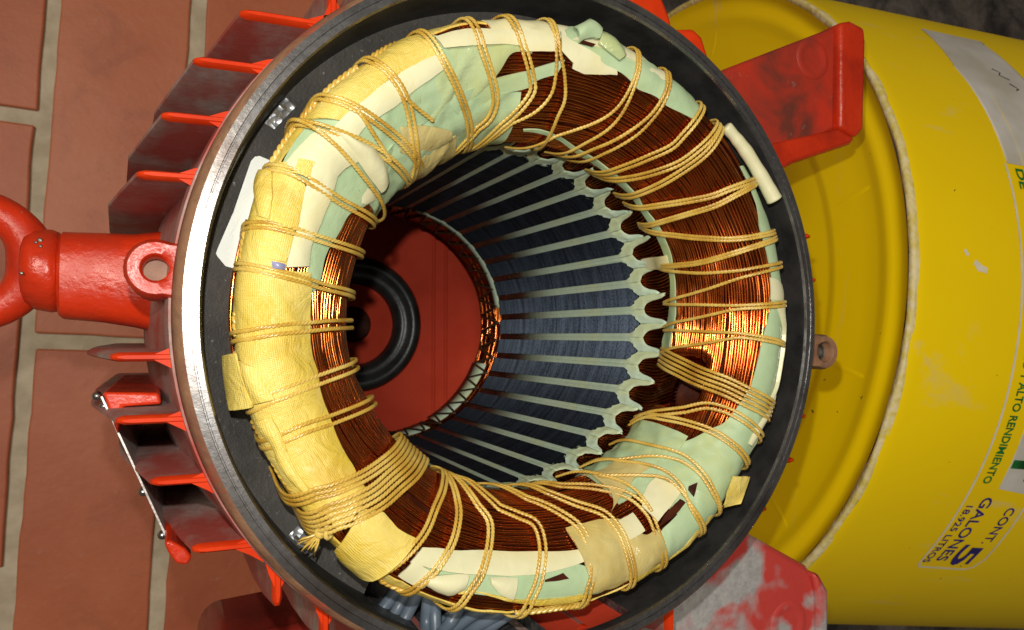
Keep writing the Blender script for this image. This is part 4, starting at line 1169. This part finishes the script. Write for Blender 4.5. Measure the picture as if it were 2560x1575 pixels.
mb = MB()
rnd = random.Random(3)
for k in range(NS):
    phi0 = T0 + 5 + 10 * k
    for lay in range(2):
        for j in range(9):
            u = (j - 4) / 4.0
            pts = []
            for q in range(9):
                z = -1.5 + 20.5 * q / 8
                w = 1.9 + 1.0 * min(1, z / 9) if z > 0 else 1.9
                rr = 40.1 - 0.06 * max(z, 0) + 3.4 * max(0.0, math.cos(math.radians(phi0))) * (min(1, max(0, z / 10.5)) ** 1.1) + 0.85 * u * u + lay * 0.6 - 0.1 + (0.012 * max(0, z - 14) ** 2)
                ph = math.radians(phi0) + (u * w + 0.18 * N(k * 3.1, j * 1.7, q * 0.35) + 0.25 * lay) / 39.5 + 0.0016 * max(0, z - 8) ** 1.6
                pts.append((rr * math.cos(ph), rr * math.sin(ph), z))
            mb.tube(pts, 0.30, 5, cap=False)
ew = mb.build('slot_wires', 'copper', wind, smooth=True)
ew['kind'] = 'stuff'

# ---- papers, sleeves and tapes wrapped on the coil
def resample(L, n):
    P = catmull([Vector((a * 0.85, b, 0)) for a, b in L], 10) if len(L) > 4 else [Vector((a * 0.85, b, 0)) for a, b in L]
    d = [0.0]
    for i in range(1, len(P)):
        d.append(d[-1] + (P[i] - P[i - 1]).length)
    out = []
    j = 0
    for k in range(n):
        t = d[-1] * k / (n - 1)
        while j < len(d) - 2 and d[j + 1] < t: j += 1
        f = (t - d[j]) / max(1e-9, d[j + 1] - d[j])
        p = P[j].lerp(P[j + 1], min(1, max(0, f)))
        out.append((p.x / 0.85, p.y))
    return out, d[-1]
for pi_, (name, mat, h, O, I, kw) in enumerate(PATCHES):
    _, lo = resample(O, 3)
    _, li = resample(I, 3)
    n = max(6, int(max(lo, li) / 0.7))
    a, _ = resample(O, n)
    b, _ = resample(I, n)
    wd = max(math.hypot((p[0] - q[0]) * 0.85, p[1] - q[1]) for p, q in zip(a, b))
    m = max(5, int(wd / 0.6))
    cr = 0.62 * kw.get('cr', 0.22); puff = kw.get('puff', 0); flap = kw.get('flap', 0); edge = kw.get('edge', 0.0)
    V = []; UV = []
    for i in range(n):
        u = i / (n - 1)
        for k in range(m):
            v = k / (m - 1)
            th = a[i][0] + (b[i][0] - a[i][0]) * v
            s_ = a[i][1] + (b[i][1] - a[i][1]) * v
            # slightly frayed outline
            e = 0.07 * N(u * 9 + pi_ * 5, v * 3, 1.0)
            if k in (0, m - 1): s_ += e
            if i in (0, n - 1): th += e
            hh = h + cr * (0.9 * N(th * 0.16, s_ * 0.16, pi_ * 3.3) + 0.45 * N(th * 0.45, s_ * 0.45, pi_ * 1.3))
            # folds
            fo = N(th * 0.10 + s_ * 0.12, s_ * 0.05, pi_ * 2.0)
            hh += cr * 2.6 * (0.2 - min(0.3, abs(fo)))
            if puff:
                hh += puff * 0.8 * (math.sin(math.pi * (0.06 + 0.88 * u)) ** 0.4) * (math.sin(math.pi * v) ** 0.6)
            hh += (0.0 if name == 'insulation_strip' else (0.012 if h < 0.9 else 0.042)) * min(wd, 11.0) * (math.sin(math.pi * (0.04 + 0.92 * v)) ** 0.7)
            if flap:
                hh += flap * (1 - v) ** 1.3 * (0.55 + 0.45 * u)
            eb_ = min(k, m - 1 - k, i, n - 1 - i)
            if eb_ == 0: hh -= edge
            V.append(CP_(th, s_, hh)); UV.append((th * 0.9, s_))
    F = []
    for i in range(n - 1):
        for k in range(m - 1):
            q = i * m + k
            F.append((q, q + 1, q + m + 1, q + m))
    mb = MB(); mb.add(V, F); mb.uv = UV
    # consistent outward facing
    p0, p1, p2 = [Vector(mb.v[F[len(F) // 2][z]]) for z in (0, 1, 2)]
    nrm = (p1 - p0).cross(p2 - p0)
    ref = CP_(a[n // 2][0], (a[n // 2][1] + b[n // 2][1]) / 2, 5) - CP_(a[n // 2][0], (a[n // 2][1] + b[n // 2][1]) / 2, 0)
    if nrm.dot(ref) < 0:
        mb.f = [f[::-1] for f in mb.f]
    if kw.get('gloss') and mat == 'green': mat = 'green_gloss'
    # paper edge: a rim of its own so that it stays crisp
    ring_i = [i * m for i in range(n)] + [(n - 1) * m + k for k in range(1, m)] + [i * m + m - 1 for i in range(n - 2, -1, -1)] + [k for k in range(m - 2, 0, -1)]
    cen = [CP_(a[i][0] + (b[i][0] - a[i][0]) * k / (m - 1), a[i][1] + (b[i][1] - a[i][1]) * k / (m - 1), -0.2) for i, k in [(q // m, q % m) for q in ring_i]]
    o0 = len(mb.v)
    top = [Vector(mb.v[q]) for q in ring_i]
    low = [t_ + (c_ - t_).normalized() * min(0.38, (c_ - t_).length) for t_, c_ in zip(top, cen)]
    mb.v += [tuple(t_) for t_ in top] + [tuple(t_) for t_ in low]
    nn_ = len(ring_i)
    uvr = [UV[q] for q in ring_i]
    mb.uv = UV + uvr + uvr
    rimf = [(o0 + k, o0 + (k + 1) % nn_, o0 + nn_ + (k + 1) % nn_, o0 + nn_ + k) for k in range(nn_)]
    mb.f += rimf; mb.mi += [0] * len(rimf)
    mb.build(name, mat, wind, smooth=True)

# ---- lacing cords
def cord_path(L, h, step=0.4, ext=1, wob=0.0):
    P = catmull([Vector((a * 0.85, b, 0)) for a, b in L], 12)
    out = []
    if ext:                                        # carry on over the inner edge and down behind the outer one
        a, b = P[-1], P[-2]
        e = (a - b).normalized()
        k = 0
        while a.y > 12.5 and k < 60:
            a = a + Vector((e.x * 0.4, -0.45, 0)); P.append(a); k += 1
        a, b = P[0], P[1]
        e = (a - b).normalized()
        pre = []
        k = 0
        while a.y < 68 and k < 60:
            a = a + Vector((e.x * 0.2, 0.5, 0)); pre.append(a); k += 1
        P = pre[::-1] + P
    W = [CP_(p.x / 0.85, p.y, h) for p in P]
    # even spacing
    d = [0.0]
    for i in range(1, len(W)): d.append(d[-1] + (W[i] - W[i - 1]).length)
    n = max(4, int(d[-1] / step))
    res = []; j = 0
    for k in range(n + 1):
        t = d[-1] * k / n
        while j < len(d) - 2 and d[j + 1] < t: j += 1
        f = (t - d[j]) / max(1e-9, d[j + 1] - d[j])
        res.append(W[j].lerp(W[j + 1], min(1, max(0, f))))
    # smooth
    for _ in range(2):
        res = [res[0]] + [(res[i - 1] + res[i] * 2 + res[i + 1]) / 4 for i in range(1, len(res) - 1)] + [res[-1]]
    return res
def frame(pts, i):
    t = (pts[min(i + 1, len(pts) - 1)] - pts[max(i - 1, 0)]).normalized()
    p = pts[i]
    c_ = Vector((p.x, p.y, 0)).normalized() * 49 + Vector((0, 0, 16))
    up = (p - c_); up = (up - t * up.dot(t)).normalized()
    return t, up, t.cross(up)
def twisted(mb, pts, off, rs=0.36, pitch=2.6, ph0=0.0, flat=0.75, step=0.3):
    for s_ in (0, 1):
        line = []
        for i in range(len(pts)):
            t, up, sd = frame(pts, i)
            a = ph0 + s_ * math.pi + 2 * math.pi * i * step / pitch
            line.append(pts[i] + sd * (off + math.cos(a) * rs * 0.72) + up * (math.sin(a) * rs * 0.85 * flat))
        mb.tube(line, rs, 6)
for ti, (n, h, w, ext, L) in enumerate(TIES):
    pts = cord_path(L, h - 0.22, step=0.3, ext=ext)
    mb = MB()
    for q in range(n):
        off = (q - (n - 1) / 2) * w * 0.98
        off2 = off
        twisted(mb, pts, off2 + 0.12 * N(ti * 3.3 + q * 1.7, 0.3), 0.255 + 0.03 * N(ti * 1.9, q), 1.5 + 0.15 * ((ti + q) % 3), ti * 1.3 + q * 2.1, 0.32)
    mb.build('lacing_cord', 'cord', wind, smooth=True)
for li, (h, L) in enumerate(LACES):
    pts = cord_path([(a_, b_ + 2.0) for a_, b_ in L], h - 0.1, step=0.3, ext=0)
    mb = MB()
    twisted(mb, pts, 0, 0.36, 2.4, li)
    mb.build('edge_lacing', 'cord', wind, smooth=True)
# frayed knot
kp = CP_(KNOT[0], KNOT[1], 1.6)
mb = MB()
rnd = random.Random(11)
tout = Vector((kp.x, kp.y, 0)).normalized()
tang = Vector((-tout.y, tout.x, 0))
for k in range(22):
    d = (tout * rnd.uniform(0.5, 1.0) + tang * rnd.uniform(-0.25, 0.75) + Vector((0, 0, rnd.uniform(-0.5, 0.15)))).normalized()
    L_ = rnd.uniform(2.4, 4.6)
    mb.tube([kp + d * (L_ * q / 4) + Vector((0, 0, -0.12 * q * q * rnd.uniform(0.3, 0.9))) + tang * 0.3 * N(k * 2.2, q * .7) for q in range(5)], [0.24, 0.24, 0.22, 0.2, 0.12], 5)
mb.ball(kp + Vector((0, 0, 0.1)), 1.1, 12, 8, sq=(1, 1, 0.6))
mb.tube([kp + tang * (1.5 * math.cos(t)) + Vector((0, 0, 0.5 + 0.8 * math.sin(t))) + tout * (0.8 * math.sin(2 * t) - 1) for t in [2 * math.pi * q / 20 for q in range(20)]], 0.5, 6, closed=True)
mb.build('cord_knot', 'cord', wind, smooth=True)

# ---- cream tape tail hanging out past the coil, top right
mb = MB()
mb.tube(catmull([CP_(a, b, 2.0 + 0.3 * i) for i, (a, b) in enumerate(TAIL)], 8), [(1.25 + 0.5 * (k / (8 * len(TAIL) - 8)) + 0.16 * N(k * 0.22)) * (0.75 if k in (0, 8 * len(TAIL) - 8) else 1) for k in range(8 * len(TAIL) - 7)], 14)
mb.build('sleeving_tail', 'cream', wind, smooth=True)

# ---- loose copper strand at the outer left edge
mb = MB()
for k in range(3):
    mb.tube([CP_(th, 61.5 + 0.6 * k, 1.6 + 0.15 * k) for th in range(163, 199, 2)], 0.32, 6)
mb.build('loose_wire', 'copper', wind, smooth=True)

# ---- label and bare patches on the ledge
def ledge_quad(name, mat, pts, parent, z=0.40, nsub=6):
    def ledz(x, y):
        r = math.hypot(x, y); return 18.0 + 2.0 * (max(r, 56.9) - 57.5) / 6.5
    mb = MB()
    V = [(x, y, ledz(x, y) + z) for x, y in pts]
    mb.add(V, [tuple(range(len(V)))])
    p0, p1, p2 = [Vector(v) for v in V[:3]]
    if (p1 - p0).cross(p2 - p0).z < 0: mb.f = [f[::-1] for f in mb.f]
    return mb.build(name, mat, parent, smooth=False, thick=0.1)
lab = ledge_quad('paper_label', 'white_label', [(-60.89, 9.94), (-61.17, 10.5), (-60.77, 11.68), (-58.21, 18.26), (-55.25, 27.86), (-54.55, 28.77), (-53.69, 29.0), (-51.32, 28.35), (-51.0, 27.58), (-53.37, 21.11), (-55.59, 14.43), (-57.93, 7.95), (-59.48, 8.29)], core)
lab['label'] = 'white paper label on the dark ledge by the eye bolt'
f1 = ledge_quad('bare_patch', 'foil', [(-52.99, 35.0), (-49.12, 40.24), (-47.21, 38.99), (-51.12, 34.29)], core)
f2 = ledge_quad('bare_patch', 'foil', [(-48.07, -41.49), (-46.32, -40.08), (-41.96, -44.54), (-43.91, -45.87)], core)
ledge_quad('embossed_bar', 'rivet', [(-51.39, 37.3), (-50.93, 37.92), (-49.7, 36.7), (-50.19, 36.18)], f1, 0.45)
ledge_quad('embossed_bar', 'rivet', [(-50.34, 38.71), (-49.89, 39.28), (-48.71, 38.29), (-49.13, 37.8)], f1, 0.45)
ledge_quad('embossed_bar', 'rivet', [(-47.14, -41.98), (-46.67, -41.61), (-45.29, -43.14), (-45.77, -43.52)], f2, 0.45)
ledge_quad('embossed_bar', 'rivet', [(-45.3, -43.73), (-44.81, -43.36), (-43.43, -44.96), (-43.92, -45.35)], f2, 0.45)
ledge_quad('scratch', 'rivet', [(-57.18, 10.32), (-57.15, 10.77), (-57.52, 10.44)], core, 0.1)
ledge_quad('scratch', 'rivet', [(-62.12, -0.53), (-62.05, -0.91), (-62.02, -0.84)], core, 0.1)
ledge_quad('scratch', 'rivet', [(-61.95, -5.5), (-61.42, -5.08), (-61.43, -5.64)], core, 0.1)
ledge_quad('scratch', 'rivet', [(-61.28, -9.3), (-60.76, -9.65), (-60.81, -8.83)], core, 0.1)
ledge_quad('scratch', 'rivet', [(-57.77, -20.71), (-57.77, -21.17), (-57.92, -20.42)], core, 0.1)
ledge_quad('scratch', 'rivet', [(-53.1, -27.63), (-52.68, -27.61), (-53.36, -27.9)], core, 0.1)
ledge_quad('scratch', 'rivet', [(-49.18, 40.17), (-48.97, 40.43), (-49.12, 40.24)], core, 0.1)
ledge_quad('scratch', 'rivet', [(-43.76, 46.02), (-43.51, 46.25), (-43.97, 45.81)], core, 0.1)
ledge_quad('scratch', 'rivet', [(-41.35, 48.2), (-41.31, 48.23), (-41.39, 48.15)], core, 0.1)
ledge_quad('scratch', 'rivet', [(-46.41, 39.22), (-46.88, 39.07), (-46.23, 39.1)], core, 0.1)
ledge_quad('scratch', 'rivet', [(-24.89, -56.51), (-24.37, -56.02), (-25.1, -56.32)], core, 0.1)
ledge_quad('scratch', 'rivet', [(-54.23, -24.0), (-53.45, -24.61), (-54.11, -23.69)], core, 0.1)

# ---- lead cables
leads = P1(empty('lead_cables', (0, 0, 0)))
leads['label'] = 'grey lead cables at the lower edge of the winding'
for li, (L, r) in enumerate(CABLES):
    mb = MB()
    mb.tube(catmull([Vector(p) for p in L], 10), r, 12)
    o = mb.build('lead_cable', 'cable', leads, smooth=True)

# ================================================================== BUCKET
BC = Vector((146.2, 12.5, -150.2)); BN = Vector((-0.99686, 0.07913, 0.0)); AX = -BN
E1 = Vector((0, 0, 1.0)); E2 = AX.cross(E1)
BR, BT = 145.0, math.tan(math.radians(4.5))
def BP(psi, hh, out=0.0):
    a = math.radians(psi)
    return BC + AX * hh + (E1 * math.cos(a) + E2 * math.sin(a)) * (BR + hh * BT + out)
bucket = empty('plastic_bucket', (BC.x * S, BC.y * S, FZ * S))
bucket['label'] = 'yellow plastic bucket lying on its side behind the motor'
bucket['category'] = 'bucket'
INVB = Matrix.Translation((-BC.x * S, -BC.y * S, -FZ * S))
def PB(o):
    o.parent = bucket; o.matrix_parent_inverse = INVB
    return o
def blathe(mb, prof, seg=160, wob=0):
    V = []
    for i in range(seg):
        a = 2 * math.pi * i / seg
        dr = E1 * math.cos(a) + E2 * math.sin(a)
        for k, (r, hh) in enumerate(prof):
            w = wob * N(math.cos(a) * 9, math.sin(a) * 9, k * 0.8) if wob else 0
            V.append(BC + AX * (hh + w * 0.5) + dr * (r + w))
    m = len(prof); F = []
    for i in range(seg):
        j = (i + 1) % seg
        for k in range(m - 1):
            F.append((i * m + k, i * m + k + 1, j * m + k + 1, j * m + k))
    mb.add(V, F)
mb = MB()
blathe(mb, [(BR - 0.2, 1.6), (BR + 0.3, 3.5), (BR + 6 * BT, 6)] + [(BR + hh * BT, hh) for hh in (40, 90, 140, 190, 210)] + [(BR + 210 * BT - 3, 210), (BR + 8 * BT - 3, 8)])
body = PB(mb.build('bucket_wall', 'plastic', None, smooth=True, sharp=40))
mb = MB()
blathe(mb, [(0.1, 4.6), (60, 4.6), (104, 5.4), (106, 5.2), (108, 4.4), (109.5, 4.4), (121, 4.6), (127, 4.4), (129.5, 3.9), (131.5, 3.2), (133.0, 3.0), (134.5, 3.2), (136.5, 3.7), (138.5, 3.7), (140.5, 2.9), (142, 1.2)])
bot = PB(mb.build('bucket_bottom', 'plastic', None, smooth=True))
mb = MB()
blathe(mb, [(141.8, 2.2), (142.3, 0.9), (143.4, 0.3), (144.5, 0.5), (145.0, 1.3), (145.0, 2.4)], 260, 0.7)
PB(mb.build('bucket_foot_ring', 'scrape', None, smooth=True))['label'] = 'scraped pale edge round the bucket bottom'
for k in range(12):                                  # short ribs between the two bottom rings
    a = math.radians(k * 30 + 14)
    dr = E1 * math.cos(a) + E2 * math.sin(a); tg = AX.cross(dr)
    V = []
    for r, hh in ((109, 4.8), (114, 4.5), (126, 4.4), (129, 4.6)):
        for s_ in (-1.6, 0, 1.6):
            V.append(BC + AX * (hh - (0.25 if s_ == 0 else -0.35)) + dr * r + tg * s_)
    m2 = MB(); m2.add(V, [(i * 3 + q, i * 3 + q + 1, (i + 1) * 3 + q + 1, (i + 1) * 3 + q) for i in range(3) for q in range(2)])
    m2.build('rib', 'plastic', bot, smooth=True)

def bstrip(name, mat, path, w, out=0.12, parent=None):
    """printed line on the bucket wall"""
    P = []
    for i in range(len(path) - 1):
        n = max(1, int(max(abs(path[i + 1][0] - path[i][0]) * 2.5, abs(path[i + 1][1] - path[i][1])) / 1.5))
        for k in range(n):
            t = k / n
            P.append((path[i][0] + (path[i + 1][0] - path[i][0]) * t, path[i][1] + (path[i + 1][1] - path[i][1]) * t))
    P.append(path[-1])
    V = []
    for i, (ps, hh) in enumerate(P):
        q0 = P[max(0, i - 1)]; q1 = P[min(len(P) - 1, i + 1)]
        dx, dy = (q1[0] - q0[0]) * 2.55, q1[1] - q0[1]
        L = math.hypot(dx, dy) or 1
        nx, ny = -dy / L, dx / L
        for s_ in (-1, 1):
            V.append(BP(ps + s_ * nx * w / 2 / 2.55, hh + s_ * ny * w / 2, out))
    mb = MB(); mb.add(V, [(2 * i, 2 * i + 1, 2 * i + 3, 2 * i + 2) for i in range(len(P) - 1)])
    return mb.build(name, mat, body, smooth=True)
def bpatch(name, mat, poly, out=0.15):
    """flat print bounded by a polygon in (angle, height): fan of thin rows"""
    hs = [p[1] for p in poly]
    h0, h1 = min(hs), max(hs)
    V = []; F = []
    rows = 40
    for i in range(rows + 1):
        hh = h0 + (h1 - h0) * i / rows * 0.9998 + 1e-4
        xs = []
        for k in range(len(poly)):
            a, b = poly[k], poly[(k + 1) % len(poly)]
            if (a[1] - hh) * (b[1] - hh) < 0:
                xs.append(a[0] + (b[0] - a[0]) * (hh - a[1]) / (b[1] - a[1]))
        if len(xs) < 2: xs = [poly[0][0], poly[0][0]]
        x0, x1 = min(xs), max(xs)
        for k in range(17):
            V.append(BP(x0 + (x1 - x0) * k / 16, hh, out))
    for i in range(rows):
        for k in range(16):
            q = i * 17 + k
            F.append((q, q + 1, q + 18, q + 17))
    mb = MB(); mb.add(V, F)
    return mb.build(name, mat, body, smooth=True)
bstrip('printed_outline', 'print_white', [(-18.2, 46.5), (10, 46.5), (30, 47.2), (39.5, 48.4), (41.2, 49.2), (41.9, 51), (42.1, 74), (41.5, 77), (39.8, 78.7), (29, 77.2), (8, 76.5)], 0.95)
bpatch('printed_panel', 'paper_white', [(-48.2, 52.5), (-47.8, 85), (-41, 79.5), (-34.2, 79), (-10, 84), (-10, 55.7), (-18.3, 55.7), (-18.3, 47.2), (-27.4, 47.3), (-36.3, 46.6)])
bpatch('printed_panel', 'paper_white', [(2, 58.6), (26.4, 59.6), (27.0, 73.4), (2, 73)], 0.13)

def btext(txt, mat, ps0, h0, size, ps1=None, bold=0.0, out=0.22):
    cu = bpy.data.curves.new('lettering', 'FONT')
    cu.body = txt
    cu.size = size
    cu.offset = bold
    cu.resolution_u = 3
    tmp = bpy.data.objects.new('lettering', cu)
    C.objects.link(tmp)
    dg = bpy.context.evaluated_depsgraph_get()
    me0 = bpy.data.meshes.new_from_object(tmp.evaluated_get(dg))
    pts = [v.co.copy() for v in me0.vertices]
    faces = [tuple(p.vertices) for p in me0.polygons]
    bpy.data.objects.remove(tmp); bpy.data.curves.remove(cu); bpy.data.meshes.remove(me0)
    wx = max(p.x for p in pts)
    sx = 1.0
    r = BR + h0 * BT
    if ps1 is not None:
        sx = math.radians(ps1 - ps0) * r / wx
    mb = MB()
    mb.add([BP(ps0 + math.degrees(p.x * sx / r), h0 + p.y, out) for p in pts], faces)
    return mb.build('lettering', mat, body, smooth=True)
btext('LO Y ALTO RENDIMIENTO', 'print_green', 7.4, 50.6, 5.0, 25.7, 0.12)
btext('DE', 'print_green', -17.8, 50.6, 5.0, -14.6, 0.12)
btext('CONT.', 'print_blue', 29.3, 69.4, 6.0, 36.2, 0.08)
btext('GALONES', 'print_blue', 27.8, 55.2, 7.0, 40.3, 0.10)
btext('18.925 LITROS', 'print_blue', 29.1, 49.6, 4.4, 40.8, 0.06)
btext('5', 'print_blue', 36.2, 62.6, 14.5, 41.2, 0.25)
btext('OT', 'print_green', 13.6, 60.6, 15, 25.0, 0.5)
bstrip('printed_outline', 'ink', [(-37.5, 68), (-36.8, 71), (-36.0, 69), (-35.2, 73)], 0.6, 0.25)
bstrip('printed_outline', 'ink', [(-34.2, 71), (-33.2, 74), (-32.8, 72)], 0.7, 0.25)
bstrip('printed_outline', 'ink', [(-26.5, 70), (-25.8, 73.5), (-24.8, 71)], 0.6, 0.25)
for (a, b, c, d, w) in ((-5.0, 21.5, -4.4, 23.0, 1.3), (-3.6, 25.5, -2.6, 31.0, 2.0), (-3.2, 27.0, -2.9, 28.2, 2.6)):
    bstrip('paint_chip', 'print_white', [(a, b), ((a + c) / 2 + 0.2, (b + d) / 2), (c, d)], w, 0.1)
